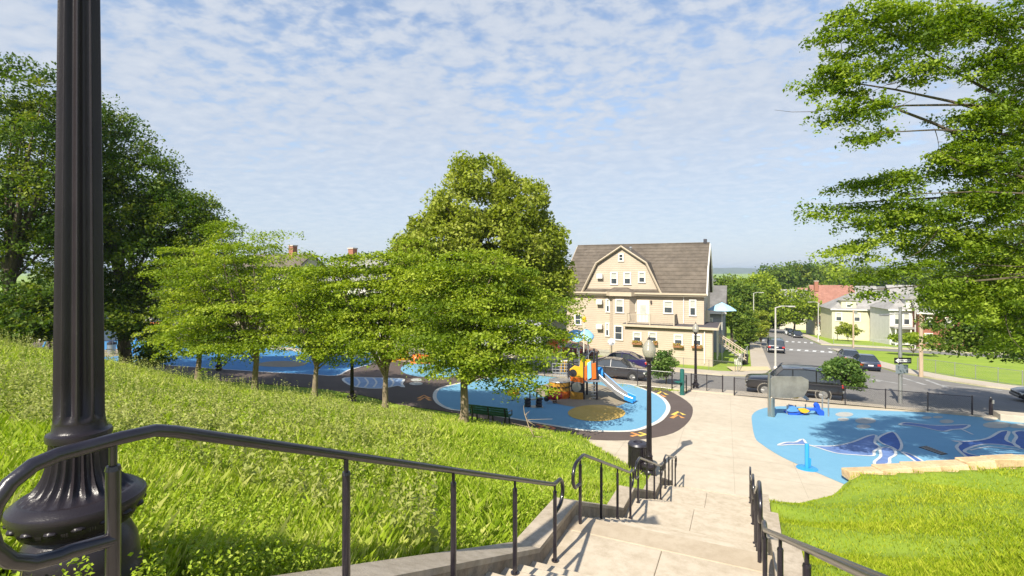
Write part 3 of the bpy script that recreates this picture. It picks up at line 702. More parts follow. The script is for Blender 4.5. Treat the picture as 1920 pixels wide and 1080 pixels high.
# row of young trees along the foot of the bank
ROW = [(-10.4, 18.0, [(862, 570, 95, 60, 20.5), (955, 610, 95, 55, 20.5), (890, 650, 120, 45, 19.5), (1005, 575, 55, 50, 21.5), (815, 530, 60, 35, 21), (935, 695, 60, 28, 19.2), (880, 505, 75, 40, 21), (975, 680, 40, 30, 19.5), (1035, 640, 38, 30, 20.5), (835, 650, 60, 45, 20.2), (960, 520, 60, 30, 22), (1050, 570, 25, 22, 21.5), (1000, 735, 25, 10, 19.0), (850, 490, 60, 30, 21), (930, 500, 70, 35, 21.5), (910, 560, 100, 50, 21.5)],
        0.19, 2.3, 'tree with thick pale trunk standing beside the green bench', 460),
       (-14.6, 18.3, [(690, 525, 70, 35, 22.5), (645, 480, 45, 18, 22.5), (745, 575, 75, 45, 22.5), (730, 640, 75, 30, 22), (690, 590, 60, 35, 22.5), (760, 500, 45, 30, 23), (620, 505, 40, 16, 22.5)], 0.14, 2.0, 'forked young tree in front of the painted fish, right of the dark lamp post', 300),
       (-18.9, 18.4, [(600, 540, 75, 40, 24.5), (590, 605, 90, 45, 24.5), (645, 600, 55, 45, 24.5), (560, 505, 45, 20, 25), (620, 650, 60, 25, 24.2)], 0.14, 2.0, 'young tree just left of the dark lamp post in the tree row', 280),
       (-23.3, 18.6, [(400, 525, 80, 38, 26.5), (470, 480, 70, 30, 26.5), (450, 595, 125, 45, 26.5), (375, 625, 65, 26, 26), (525, 565, 65, 45, 26.5), (490, 640, 70, 22, 26), (430, 645, 65, 20, 25.5), (500, 450, 30, 14, 27), (415, 415, 22, 14, 27.5), (420, 450, 35, 18, 27)], 0.17, 2.3, 'broad layered young tree with pale trunk rising from the weeds', 380),
       (-27.9, 18.6, [(385, 560, 75, 55, 28.3), (350, 500, 55, 40, 28.5), (400, 640, 60, 25, 28), (330, 620, 45, 35, 28)], 0.16, 2.2, 'leftmost young row tree, its dark trunk partly behind weeds', 200)]
for k, (u, v, el, tr, fk, lab, nc) in enumerate(ROW):
    b = gtree(u, v)
    tree('young_tree', b, lab, 'tree', [E2(*e) for e in el], LF_ROW, tr, (b[0] + 0.1, b[1], b[2] + fk), int(nc * 0.72), 195, 0.122, 0.85, flat=0.34, up=1.0, bark=BARK_PALE, group='row of young trees at the foot of the bank', seed=20 + k, limb_n=90, shell=0.30, spray=(1.9, 0.40, 0.065), tier=0.62)
bb = gtree(-32.0, 18.6)
tree('bush', bb, 'dark leafy bush beside the lamp post at far left', 'bush', [E2(290, 650, 38, 34, 29.5), (E2(310, 620, 22, 18, 29.5)), E2(275, 675, 22, 14, 29.2)], LF_DARK, 0.05, (bb[0], bb[1], bb[2] + 0.6), 110, 45, 0.16, 0.5, seed=31, limb_n=20, shell=0.2, trunk_name='stem')
# big round tree behind the row
bl = (at(925, 735, 37)[0], 37.0, gz(at(925, 735, 37)[0], 37.0))
tree('linden_tree', bl, 'tall dense tree with rounded pointed crown rising left of the beige house', 'tree',
     [E2(*e, 36.5) for e in [(900, 335, 55, 40), (895, 385, 85, 45), (975, 385, 60, 50), (1000, 460, 62, 50), (845, 455, 80, 55), (930, 460, 95, 60), (778, 440, 22, 34), (1040, 500, 28, 30), (900, 540, 135, 55), (785, 505, 40, 45), (1020, 540, 45, 40), (830, 405, 30, 22), (770, 480, 30, 40), (1055, 540, 25, 30)]],
     LF_LIND, 0.35, (bl[0], bl[1], bl[2] + 4), 620, 150, 0.25, 0.80, flat=0.8, up=0.5, seed=41, limb_n=60, shell=0.72)
# big dark trees at the left edge
for k, (px, d, el, lab, nc) in enumerate([
    (20, 27.0, [(40, 165, 70, 60, 27), (-40, 260, 110, 110, 27), (90, 270, 75, 70, 27), (60, 380, 110, 80, 27), (-60, 420, 120, 110, 27), (50, 480, 100, 50, 27), (10, 560, 90, 35, 26.5), (-140, 300, 90, 120, 28), (115, 215, 55, 45, 28), (150, 400, 70, 70, 29)], 'big dark maple at the left edge, left of the foreground lamp post', 520),
    (235, 31.0, [(225, 265, 50, 50, 31), (265, 330, 65, 60, 31), (330, 400, 70, 55, 31), (230, 420, 80, 80, 31), (290, 480, 90, 55, 31), (160, 330, 50, 90, 31), (215, 540, 80, 40, 31), (380, 440, 45, 35, 31), (350, 500, 60, 40, 31), (150, 440, 60, 70, 31), (150, 540, 60, 50, 31), (300, 550, 80, 40, 31), (250, 590, 70, 25, 31), (400, 480, 40, 35, 31), (190, 230, 45, 40, 31), (300, 365, 50, 40, 31), (385, 420, 45, 28, 31), (300, 420, 70, 50, 31)], 'dark maple just right of the foreground lamp post behind the swing frame', 780)]):
    X = (px - 960) / F * d; b = (X, d, tz(X, d))
    tree('maple_tree', b, lab, 'tree', [E2(*e) for e in el], LF_DARK, 0.38, (b[0], b[1], b[2] + 5), int(nc * 1.15), 105, 0.165, 0.75, flat=0.6, up=0.6, group='dark maples at the left', seed=51 + k, limb_n=70, shell=0.45, bare=25)
# undergrowth under the left trees
for k, (px, py, d, rx, ry, lab) in enumerate([(30, 610, 24, 60, 30, 'dark undergrowth bush at the left edge above the weeds'), (95, 605, 25, 40, 30, 'dark undergrowth bush directly left of the foreground lamp shaft'), (-60, 600, 24, 60, 40, 'dark undergrowth bush half out of the frame at left'), (50, 560, 25, 70, 35, 'dark leafy undergrowth hanging above the left edge bushes'), (225, 600, 29, 45, 30, 'dark undergrowth bush just right of the lamp shaft')]):
    X = (px - 960) / F * d; z = tz(X, d); b = (X, d, z)
    tree('bush', b, lab, 'bush', [E2(px, py, rx, ry, d), E2(px + rx * 0.4, py + 10, rx * 0.6, ry * 0.8, d)], LF_DARK, 0.06, (X, d, z + 0.8), 90, 40, 0.2, 0.6, group='undergrowth bushes at the left edge', seed=60 + k, limb_n=16, shell=0.2, trunk_name='stem')
# oak on the right, trunk outside the frame
bo = (19.5, 13.5, tz(19.5, 13.5))
OAK = [(1605, 60, 75, 45, 12.5), (1575, 140, 65, 45, 12.5), (1635, 195, 65, 40, 12.5), (1710, 50, 95, 50, 12.8), (1720, 120, 80, 30, 12.8), (1830, 40, 110, 55, 13), (1880, 110, 80, 45, 13), (1590, 215, 55, 28, 12.5), (1660, 20, 80, 30, 12.5), (1640, 255, 40, 12, 12.6),
       (1615, 345, 55, 22, 14), (1590, 400, 65, 32, 14), (1690, 335, 70, 32, 14), (1710, 400, 100, 45, 14), (1600, 465, 70, 28, 14), (1835, 290, 90, 45, 13.6), (1860, 370, 110, 60, 14), (1790, 450, 110, 50, 14.4), (1880, 480, 90, 70, 14.6), (1690, 500, 60, 28, 14.2), (1610, 520, 45, 16, 14.2), (1640, 548, 30, 10, 14.2), (1890, 200, 60, 30, 13.4), (1850, 215, 80, 45, 13.2), (1790, 295, 60, 32, 13.5), (1830, 560, 80, 45, 14.6), (1900, 570, 70, 55, 14.8), (1760, 535, 60, 35, 14.4), (1890, 640, 50, 30, 14.8), (1960, 300, 90, 150, 15), (2000, 120, 120, 120, 14), (2120, 300, 130, 120, 13.5), (2150, 80, 150, 130, 12.5), (2060, -120, 160, 110, 12.5), (2250, 350, 140, 150, 14), (2200, 200, 150, 130, 12), (2340, 120, 160, 140, 11.5), (2400, 320, 160, 140, 13)]
tree('oak_tree', bo, 'large oak whose leafy boughs reach in from the right edge', 'tree', [E2(*e) for e in OAK], LF_OAK, 0.36, (19.2, 13.5, 9.5), 2650, 112, 0.088, 0.52, flat=0.5, up=0.8, seed=71, limb_n=230, shell=0.12, bare=120, spray=(0.85, 0.155, 0.06), limb_k=0.5)
X = (1900 - 960) / F * 27; bo2 = (31.5, 27.5, gz(31.5, 27.5))
tree('maple_tree', bo2, 'dense dark tree low on the right behind the chain link fence', 'tree', [E2(*e) for e in [(1850, 560, 95, 55, 27), (1880, 630, 80, 45, 27), (1800, 600, 60, 40, 27), (1780, 640, 40, 22, 27), (1920, 520, 90, 90, 27.5), (1960, 620, 90, 60, 27.5), (1745, 570, 25, 25, 27)]],
     LF_FAR, 0.3, (31.5, 27.5, bo2[2] + 4.5), 560, 70, 0.17, 0.75, seed=72, limb_n=60, shell=0.35)
# shrubs by the fence and street
def shrub(px, pyb, rx, ry, cy, lab, seed, lm=LF_SHR, d=None, n=90, leaf=0.16, name='shrub', nl=40, cr=0.4, extra=()):
    b = gp(px, pyb) if d is None else (at(px, pyb, d)[0], d, at(px, pyb, d)[2]); dd = b[1]
    return tree(name, b, lab, 'shrub' if name == 'shrub' else 'tree', [E2(px, cy, rx, ry, dd)] + [E2(*e, dd) for e in extra], lm, 0.05 if name == 'shrub' else 0.16, (b[0], b[1], b[2] + (0.6 if name == 'shrub' else 2.0)), n, nl, leaf, cr, seed=seed, limb_n=30, shell=0.3, trunk_name='stem' if name == 'shrub' else 'trunk')
shrub(1249, 722, 25, 26, 678, 'rounded leafy shrub beside the green post, in front of the beige house', 81, extra=[(1240, 692, 20, 18)])
shrub(1580, 752, 40, 32, 702, 'multi-stemmed shrub in front of the black SUV behind the fence', 82, n=150, extra=[(1560, 690, 25, 20), (1600, 712, 22, 20), (1582, 680, 26, 14)])
shrub(1712, 668, 48, 9, 634, 'flat topped pine shrub behind the one way sign', 83, LF_ROW, n=90, leaf=0.3, cr=0.6)
shrub(1590, 640, 20, 14, 617, 'shrub in front of the pale yellow house', 84, LF_LIND, n=60, leaf=0.35, cr=0.8)
for k, (px, pb, rx, ry, cy) in enumerate([(1389, 657, 10, 32, 616), (1405, 653, 11, 36, 612), (1427, 648, 14, 30, 607)]):
    shrub(px, pb, rx, ry, cy, ['tall narrow arborvitae nearest the beige house', 'tall narrow arborvitae, middle of three by the street corner', 'bushy tall shrub right of the arborvitae by the street corner'][k], 86 + k, LF_FAR if k < 2 else LF_LIND, n=110, leaf=0.28, cr=0.6)
FT = [(1360, 545, 24, 30, 100, 'rounded tree right behind the beige house'), (1395, 560, 40, 38, 92, 'wide tree behind the arborvitae'), (1372, 585, 22, 24, 78, 'dark small tree beside the side porch steps'), (1420, 540, 40, 26, 120, 'tree crown behind and above the street light'),
      (1490, 572, 40, 30, 118, 'round dense street tree standing over the parked cars'), (1440, 590, 22, 22, 128, 'small tree left of the round street tree'), (1455, 520, 32, 22, 190, 'tree on the skyline left of the red roof'), (1500, 515, 36, 22, 210, 'dark tree on the skyline above the round street tree'),
      (1545, 512, 40, 20, 230, 'skyline tree above the red roofed house'), (1600, 518, 45, 18, 240, 'skyline tree above the yellow house'), (1660, 520, 45, 20, 240, 'skyline tree right of the yellow house roof'), (1715, 520, 45, 22, 230, 'skyline tree at the edge of the oak boughs'), (1780, 522, 60, 24, 220, 'skyline tree behind the oak boughs')]
for k, (px, cy, rx, ry, d, lab) in enumerate(FT):
    X = (px - 960) / F * d; z = tz(X, d)
    tree('street_tree', (X, d, z), lab, 'tree', [E2(px, cy, rx, ry, d), E2(px - rx * 0.4, cy + ry * 0.3, rx * 0.6, ry * 0.8, d), E2(px + rx * 0.45, cy + ry * 0.2, rx * 0.55, ry * 0.75, d)], [LF_FAR, LF_FAR, LF_DARK, LF_ROW, LF_ROW, LF_FAR, LF_FAR, LF_DARK, LF_ROW, LF_DARK, LF_FAR, LF_DARK, LF_FAR][k],
         0.25, (X, d, z + 3), 170, 30, 0.0042 * d + 0.12, 0.011 * d + 0.3, flat=0.8, up=0.5, group='trees along the street and skyline', seed=100 + k, limb_n=14, shell=0.5)
for k, (px, cy, rx, ry, d, lab) in enumerate([(560, 560, 50, 40, 58, 'tree behind the row, left of the grey house'), (640, 590, 40, 40, 52, 'tree behind the row trees by the middle playground'), (840, 600, 60, 50, 46, 'tree behind the trunk of the bench tree'), (150, 560, 60, 50, 60, 'distant tree behind the foreground lamp shaft'), (470, 540, 60, 50, 66, 'distant tree behind the layered young tree')]):
    X = (px - 960) / F * d; z = tz(X, d)
    tree('street_tree', (X, d, z), lab, 'tree', [E2(px, cy, rx, ry, d), E2(px - rx * 0.4, cy + ry * 0.3, rx * 0.6, ry * 0.8, d)], LF_FAR, 0.25, (X, d, z + 3), 150, 30, 0.35, 0.9, flat=0.8, up=0.5, group='trees behind the playground', seed=130 + k, limb_n=14, shell=0.4)

# ---- grass: blades as geometry
def grass(name, label, n, ymin, ymax, tlo, thi, keep, hfun, m, seed, blades=6, wmin=0.0034, lean=0.55):
    r = np.random.default_rng(seed)
    Y = ymin * (ymax / ymin) ** r.random(n); X = (tlo + (thi - tlo) * r.random(n)) * np.maximum(Y, 2.0)
    u = X * CT - Y * ST; v = X * ST + Y * CT; ok = keep(u, v); X, Y, u, v = X[ok], Y[ok], u[ok], v[ok]
    n = len(X); patch = 0.5 + 0.5 * np.sin(X * 1.7 + 1.3 * np.sin(Y * 1.1)) * np.sin(Y * 1.4 + X * 0.6)
    X = np.repeat(X, blades) + r.normal(size=n * blades) * 0.03 * np.repeat(np.sqrt(np.maximum(Y, 1)), blades); Y = np.repeat(Y, blades) + r.normal(size=n * blades) * 0.03 * np.repeat(np.sqrt(np.maximum(Y, 1)), blades)
    u = X * CT - Y * ST; v = X * ST + Y * CT; ok = keep(u, v); pt = np.repeat(patch, blades)[ok]; X, Y, u, v = X[ok], Y[ok], u[ok], v[ok]; n = len(X)
    Z = terrain(X, Y) - 0.01; D = np.hypot(X, Y)
    h = hfun(u, v, D, pt) * (0.45 + 0.9 * r.random(n) + 0.5 * (r.random(n) < 0.06)) * (1 + 0.35 * np.sin(X * 0.9 + 1.5 * np.sin(Y * 0.7)) * np.sin(Y * 0.8 + 0.4)); w = np.maximum(wmin, D * 0.00068) * (0.7 + 0.8 * r.random(n))
    a = r.random(n) * 2 * math.pi; l = lean * h * (0.3 + r.random(n)); b = r.random(n) * 2 * math.pi
    P = np.stack([X, Y, Z], -1); sd = np.stack([np.cos(b), np.sin(b), 0 * b], -1) * (w / 2)[:, None]
    ld = np.stack([np.cos(a) * l, np.sin(a) * l, h], -1); md = np.stack([np.cos(a) * l * 0.3, np.sin(a) * l * 0.3, h * 0.6], -1)
    V = np.stack([P - sd, P + sd, P + md + sd * 0.8, P + ld], 1)
    Q = (np.arange(n)[:, None] * 4 + np.array([0, 1, 2, 3])[None, :]); dry = r.random(n) < 0.07; 
    bp_ = np.sin(X * 0.53 + 2.0 * np.sin(Y * 0.31)) * np.sin(Y * 0.47 + 1.7 * np.sin(X * 0.37 + 1)); tint = np.clip(0.36 + 0.22 * pt + 0.22 * bp_ + 0.27 * r.normal(size=n), 0, 1); tint = np.where(dry, 1.0, tint)
    o = link(name, np_mesh(name, V.reshape(-1, 3), Q, m, False, np.repeat(tint, 4))); tag(o, label, 'grass', kind='stuff'); return o
GR_L = leafmat('bank_grass', (0.17, 0.265, 0.014), (0.32, 0.41, 0.032), (0.52, 0.53, 0.15), 0.38, 0.6)
GR_R = leafmat('lawn_grass', (0.175, 0.255, 0.010), (0.285, 0.355, 0.016), (0.42, 0.45, 0.05), 0.38, 0.6)
def keepL(u, v): return (u < -2.36) & (np.hypot(u + 2.74, v - 1.28) > 0.34 + 0.12 * np.sin(u * 19 + v * 23)) & (v < np.interp(u, VFU, VFV) - 0.05) & (v > -1.5)
def keepR(u, v): return (u > np.where(v < 5.2, 0.64 + (5.2 - v) * 0.11, 0.64)) & (v < np.interp(u, VFU, VFV) - 0.1) & (v > -1)
def hL(u, v, D, pt): return np.clip(0.35 + (-2.36 - u) / 0.6, 0.35, 1.0) * (0.10 + 0.09 * pt) * np.where(v > 14, 0.75, 1.0)
def hR(u, v, D, pt): return 0.055 + 0.035 * pt
grass('bank_grass', 'long uncut grass and weeds covering the bank left of the stairs', 60000, 1.5, 34, -1.15, 0.35, keepL, hL, GR_L, 5)
grass('lawn_grass', 'short mown lawn on the right of the staircase', 38000, 2.0, 26, 0.3, 1.5, keepR, hR, GR_R, 6, wmin=0.0034, blades=5)
grass('verge_grass', 'grass strip along the playground fence', 2500, 24, 42, 0.0, 0.36, lambda u, v: (v > 33.6) & (v < 35.2) & (u < -3.2) & (u > -22), lambda u, v, D, pt: 0.08 + 0.04 * pt, GR_R, 9)
# broad-leaved weeds near the lamp and tall seeding stalks on the crest
r_ = np.random.default_rng(11)
n = 38000; Y = 1.6 * (17 / 1.6) ** r_.random(n); X = (-1.1 + 1.3 * r_.random(n)) * Y
u = X * CT - Y * ST; v = X * ST + Y * CT
ok = keepL(u, v) & (np.sin(X * 2.1 + 0.7) * np.sin(Y * 1.9 + 0.4) + 0.75 * r_.random(n) + 0.9 * sstep(4.2, 2.4, Y) > 0.45); X, Y = X[ok], Y[ok]
k = 7; Xr = np.repeat(X, k) + r_.normal(size=len(X) * k) * 0.05; Yr = np.repeat(Y, k) + r_.normal(size=len(X) * k) * 0.05
Zr = terrain(Xr, Yr) + r_.random(len(Xr)) ** 0.7 * np.repeat(0.08 + 0.17 * r_.random(len(X)), k)
uu = Xr * CT - Yr * ST; vv = Xr * ST + Yr * CT; ok = keepL(uu, vv); Xr, Yr, Zr = Xr[ok], Yr[ok], Zr[ok]
sz = (0.014 + 0.016 * r_.random(len(Xr))) * (0.8 + 0.10 * Yr)
o = link('weeds', leaf_mesh('weeds', np.stack([Xr, Yr, Zr], -1), sz, sz * 0.6, GR_L, 0.8, np.clip(0.35 + 0.2 * r_.normal(size=len(Xr)), 0, 1), r_))
tag(o, 'broad leaved bright green weeds among the grass by the lamp base', 'weeds', kind='stuff')
n = 4200; Y = 4 * (26 / 4) ** r_.random(n); X = (-1.1 + 0.95 * r_.random(n)) * Y; u = X * CT - Y * ST; v = X * ST + Y * CT
ok = keepL(u, v) & (v > 3.5) & (v < 17.5) & ((u < -6.5) | (r_.random(n) < 0.35)); X, Y = X[ok], Y[ok]; n = len(X); Z = terrain(X, Y)
h = (0.30 + 0.38 * r_.random(n)) * np.where(X < -9, 1.15, 0.8); a = r_.random(n) * 6.28; ln = 0.10 * h
k = 14; t = np.tile(np.linspace(0.15, 1, k), n); hh = np.repeat(h, k)
P = np.stack([np.repeat(X, k) + np.repeat(np.cos(a) * ln, k) * t, np.repeat(Y, k) + np.repeat(np.sin(a) * ln, k) * t, np.repeat(Z, k) + hh * t], -1) + r_.normal(size=(n * k, 3)) * 0.018
sz = np.where(t > 0.55, 0.055, 0.085) * (0.7 + 0.6 * r_.random(n * k))
o = link('weed_stalks', leaf_mesh('weed_stalks', P, sz, sz * 0.45, leafmat('stalk', (0.15, 0.20, 0.03), (0.24, 0.28, 0.06), (0.36, 0.36, 0.12)), -0.2, np.clip(0.25 + 0.6 * t + 0.1 * r_.normal(size=n * k), 0, 1), r_))
tag(o, 'tall seeding weed stalks along the crest of the grassy bank', 'weeds', kind='stuff')
# ------------------------------------------------------------------ houses
SIDING = {}
def siding(name, col, pitch=0.2):
    if name in MATS: return MATS[name]
    m = mat(name, col, 0.7, var=0.06, vscale=1.2, spec=0.3); t = m.node_tree; b = t.nodes['Principled BSDF']
    co = t.nodes.new('ShaderNodeTexCoord'); s = t.nodes.new('ShaderNodeSeparateXYZ'); t.links.new(co.outputs['Object'], s.inputs[0])
    d = t.nodes.new('ShaderNodeMath'); d.operation = 'DIVIDE'; d.inputs[1].default_value = pitch; t.links.new(s.outputs[2], d.inputs[0])
    f = t.nodes.new('ShaderNodeMath'); f.operation = 'FRACT'; t.links.new(d.outputs[0], f.inputs[0])
    bp = t.nodes.new('ShaderNodeBump'); bp.inputs['Strength'].default_value = 0.9; bp.inputs['Distance'].default_value = 0.03; bp.invert = True
    t.links.new(f.outputs[0], bp.inputs['Height']); t.links.new(bp.outputs[0], b.inputs['Normal']); return m
def shingle(name, c1, c2):
    m = worn(name, c1, c2, tuple(x * 0.6 for x in c1), 0.35, 1.6, 0.95, 0.7, 14); return m
BEIGE = siding('beige_siding', (0.44, 0.362, 0.275))
SHING = shingle('brown_shingle', (0.088, 0.073, 0.058), (0.125, 0.104, 0.083))
GUTT = mat('gutter_cream', (0.48, 0.40, 0.29), 0.5, var=0.06)
def box_part(name, c, d, m, parent, bevel=0.0, **k):
    mb = MB(); mb.box(c, d, **k); return mb.build(name, m, parent, bevel=bevel)
def window(parent, x, z, w, h, y=0.0, face='y', kind='sash', blind=0.55, trim=WHT, dirn=-1, tw=0.12):
    """a sash window proud of a wall that faces -y (or +/-x): trim ring, two panes, meeting rail"""
    mb = MB(); tq = tw
    for (cx_, cz_, ww, hh) in ((0, h / 2 + tq / 2, w + 2 * tq, tq), (0, -h / 2 - tq / 2, w + 2 * tq + 0.06, tq), (-w / 2 - tq / 2, 0, tq, h), (w / 2 + tq / 2, 0, tq, h)):
        mb.box((cx_, -0.045, cz_), (ww, 0.11, hh))
    o = mb.build('window', trim, parent)
    if face == 'y': o.location = (x, y, z)
    else: o.location = (y, x, z); o.rotation_euler = (0, 0, R(90) if dirn > 0 else R(-90))
    pa = MB()
    pa.box((0, -0.005, -h / 4), (w, 0.02, h / 2)); pa.build('pane', GLASS, o)
    p2 = MB(); p2.box((0, -0.005, h / 4), (w, 0.022, h / 2)); p2.build('pane', BLIND if blind else GLASS, o)
    ms = MB(); ms.box((0, -0.03, 0), (w, 0.05, 0.05)); ms.build('meeting_rail', trim, o)
    return o
HV = 53.4; HU0 = -17.7                        # facade line of the beige house on the street grid
HB = -0.75
hx, hy = uv(HU0, HV)
house = empty('beige_house', (hx, hy, HB), -TH, 'large beige clapboard house with brown gambrel roof and front gable', 'house')
def HP(px, py, dv=0.0):
    """photo measure -> (x along the facade, z) on the facade plane moved dv forward"""
    a = math.atan((px - 960) / F) - TH; v = HV - dv; u = v * math.tan(a); d = -u * ST + v * CT
    return (u - HU0, EYE - (py - HOR) / F * d - HB)
LW = 14.2; DP = 10.0; EZ = 6.45
box_part('wall', (LW / 2, DP / 2, EZ / 2 - 0.5), (LW, DP, EZ + 1.0), BEIGE, house)
box_part('foundation', (LW / 2, DP / 2, -0.4), (LW + 0.06, DP + 0.06, 1.5), mat('foundation_grey', (0.34, 0.32, 0.28), 0.9, var=0.1), house)
# roof: gambrel shell, ridge along x, with thickness
KY, KZ, RZ_ = 1.75, 9.35, 11.75
prof = [(-0.45, EZ - 0.02), (KY, KZ), (DP / 2, RZ_), (DP - KY, KZ), (DP + 0.45, EZ - 0.02)]
inner = [(p[0], p[1] - 0.22) for p in prof]
mb = MB(); mb.prism(prof + inner[::-1], 'x', -0.25, LW + 0.25); roof = mb.build('roof', SHING, house)
mb = MB(); mb.prism([(0.0, EZ - 0.1), (KY + 0.1, KZ - 0.25), (DP / 2, RZ_ - 0.25), (DP - KY - 0.1, KZ - 0.25), (DP, EZ - 0.1)], 'x', 0.0, LW); mb.build('gable_wall', BEIGE, house)
for xx in (-0.27, LW + 0.27):                  # rake boards
    mb = MB()
    for a, b in zip(prof[:-1], prof[1:]):
        mb.tube([(xx, a[0], a[1] - 0.12), (xx, b[0], b[1] - 0.12)], 0.11, 4)
    mb.build('rake_board', WHT if xx > 0 else GUTT, roof)
box_part('gutter', (LW / 2, -0.52, EZ - 0.02), (LW + 0.6, 0.16, 0.16), GUTT, roof)
box_part('fascia', (LW / 2, -0.36, EZ - 0.15), (LW + 0.5, 0.2, 0.2), GUTT, house)
box_part('soffit', (LW / 2, -0.2, EZ - 0.27), (LW + 0.4, 0.44, 0.03), WHT, house)
# shingle courses (thin ridges) for relief
for k in range(14):
    f = (k + 0.5) / 14
    if f < 0.5: g_ = f / 0.5; y_, z_ = -0.45 + (KY + 0.45) * g_, EZ + (KZ - EZ) * g_
    else: g_ = (f - 0.5) / 0.5; y_, z_ = KY + (DP / 2 - KY) * g_, KZ + (RZ_ - KZ) * g_
    mb = MB(); mb.box((LW / 2, y_ - 0.006, z_ + 0.012), (LW + 0.44, 0.05, 0.018)); mb.build('shingle_course', SHING, roof)
mb = MB(); mb.tube([(-0.25, DP / 2, RZ_ + 0.02), (LW + 0.25, DP / 2, RZ_ + 0.02)], 0.09, 6); mb.build('ridge_cap', SHING, roof)
mb = MB(); mb.box((LW - 0.2, DP / 2, RZ_ + 0.2), (0.35, 0.3, 0.5)); mb.build('ridge_vent', mat('vent_dark', (0.04, 0.04, 0.05), 0.7), roof, bevel=0.05)
# front gable
gx, _ = HP(1166, 500); pk = HP(1166, 464)[1]; kn = HP(1166, 494)[1]; bx0 = HP(1095, 546)[0]; bx1 = HP(1238, 548)[0]; kx0 = HP(1121, 493)[0]; kx1 = HP(1211, 493)[0]
gz0 = EZ - 0.05
gpoly = [(bx0, gz0), (kx0, kn), (gx, pk), (kx1, kn), (bx1, gz0)]
mb = MB(); mb.prism(gpoly, 'y', -0.12, 4.6); mb.build('gable_front', BEIGE, house)
go = [(bx0 - 0.28, gz0), (kx0 - 0.18, kn + 0.10), (gx, pk + 0.22), (kx1 + 0.18, kn + 0.10), (bx1 + 0.28, gz0)]; gi = [(bx0 + 0.02, gz0), (kx0 + 0.02, kn - 0.04), (gx, pk - 0.02), (kx1 - 0.02, kn - 0.04), (bx1 - 0.02, gz0)]
mb = MB(); mb.prism(go + gi[::-1], 'y', -0.40, 4.7); grf = mb.build('gable_roof', SHING, house)
mb = MB()
for a, b in zip(go[:-1], go[1:]):
    n2 = Vector((b[0] - a[0], b[1] - a[1])); nn = Vector((-n2.y, n2.x)).normalized() * -0.11
    mb.tube([(a[0] + nn.x, -0.42, a[1] + nn.y), (b[0] + nn.x, -0.42, b[1] + nn.y)], 0.10, 4)
mb.build('bargeboard', GUTT, grf)
mb = MB(); mb.tube([(*HP(1178, 474), 0)[:1] + (1.2,) + (HP(1178, 470)[1],), (HP(1178, 474)[0], 1.2, HP(1178, 466)[1])], 0.08, 8); mb.sphere((HP(1178, 474)[0], 1.2, HP(1178, 464)[1]), 0.16, 8, 6); mb.build('roof_vent', STEEL, roof)
# two-storey bay with hip roof
b0, b1 = HP(1143, 575)[0], HP(1193, 575)[0]; bt = EZ - 0.35
mb = MB(); mb.prism([(b0, 0.0), (b0 + 0.55, -0.8), (b1 - 0.55, -0.8), (b1, 0.0)], 'z', -0.9, bt); mb.build('bay', BEIGE, house)
bz = HP(1165, 539, .5)[1]; c0, c1 = HP(1131, 548)[0], HP(1198, 548)[0]
mb = MB(); mb.add([(c0, 0.1, EZ + 0.12), (b0 + 0.3, -1.15, EZ + 0.12), (b1 - 0.3, -1.15, EZ + 0.12), (c1, 0.1, EZ + 0.12), ((c0 + c1) / 2 - 0.6, 0.1, bz + 0.1), ((c0 + c1) / 2 + 0.6, 0.1, bz + 0.1)], [(0, 1, 4), (1, 2, 5, 4), (2, 3, 5), (0, 3, 2, 1), (0, 4, 5, 3)]); mb.build('bay_roof', SHING, house)
mb = MB(); mb.prism([(c0 + 0.1, -0.02), (b0 + 0.28, -1.18), (b1 - 0.28, -1.18), (c1 - 0.1, -0.02)], 'z', EZ - 0.3, EZ + 0.115); mb.build('bay_cornice', GUTT, house)
# windows measured from the photograph
def hwin(px, py, wpx, hpx, y=0.0, dv=0.0, **k):
    x, z = HP(px, py, dv); s = 52.5 / F
    return window(house, x, z, wpx * s, hpx * s, y, **k)
hwin(1165, 483, 6, 11, -0.12, blind=0); hwin(1152, 522, 10, 20, -0.12); hwin(1177, 522, 10, 20, -0.12); hwin(1204, 520, 9, 17, -0.12)
hwin(1253, 576, 13, 20); hwin(1084, 599, 10, 18, blind=0); hwin(1140, 573, 4, 22, -0.02); hwin(1139, 618, 4, 22, -0.02)
hwin(1162, 574, 12, 22, -0.8, 0.8); hwin(1160, 624, 12, 24, -0.8, 0.8, blind=0); hwin(1187, 572, 6, 20, -0.02)
hwin(1299, 577, 8, 26, -0.02)
for px, py in ((1126, 518), (1125, 566), (1125, 612)):
    x, z = HP(px, py); o = box_part('air_conditioner', (x, -0.3, z), (0.62, 0.42, 0.5), WHT, house, 0.03); box_part('grille', (x, -0.52, z), (0.42, 0.02, 0.32), mat('ac_grille', (0.45, 0.47, 0.5), 0.6), o)
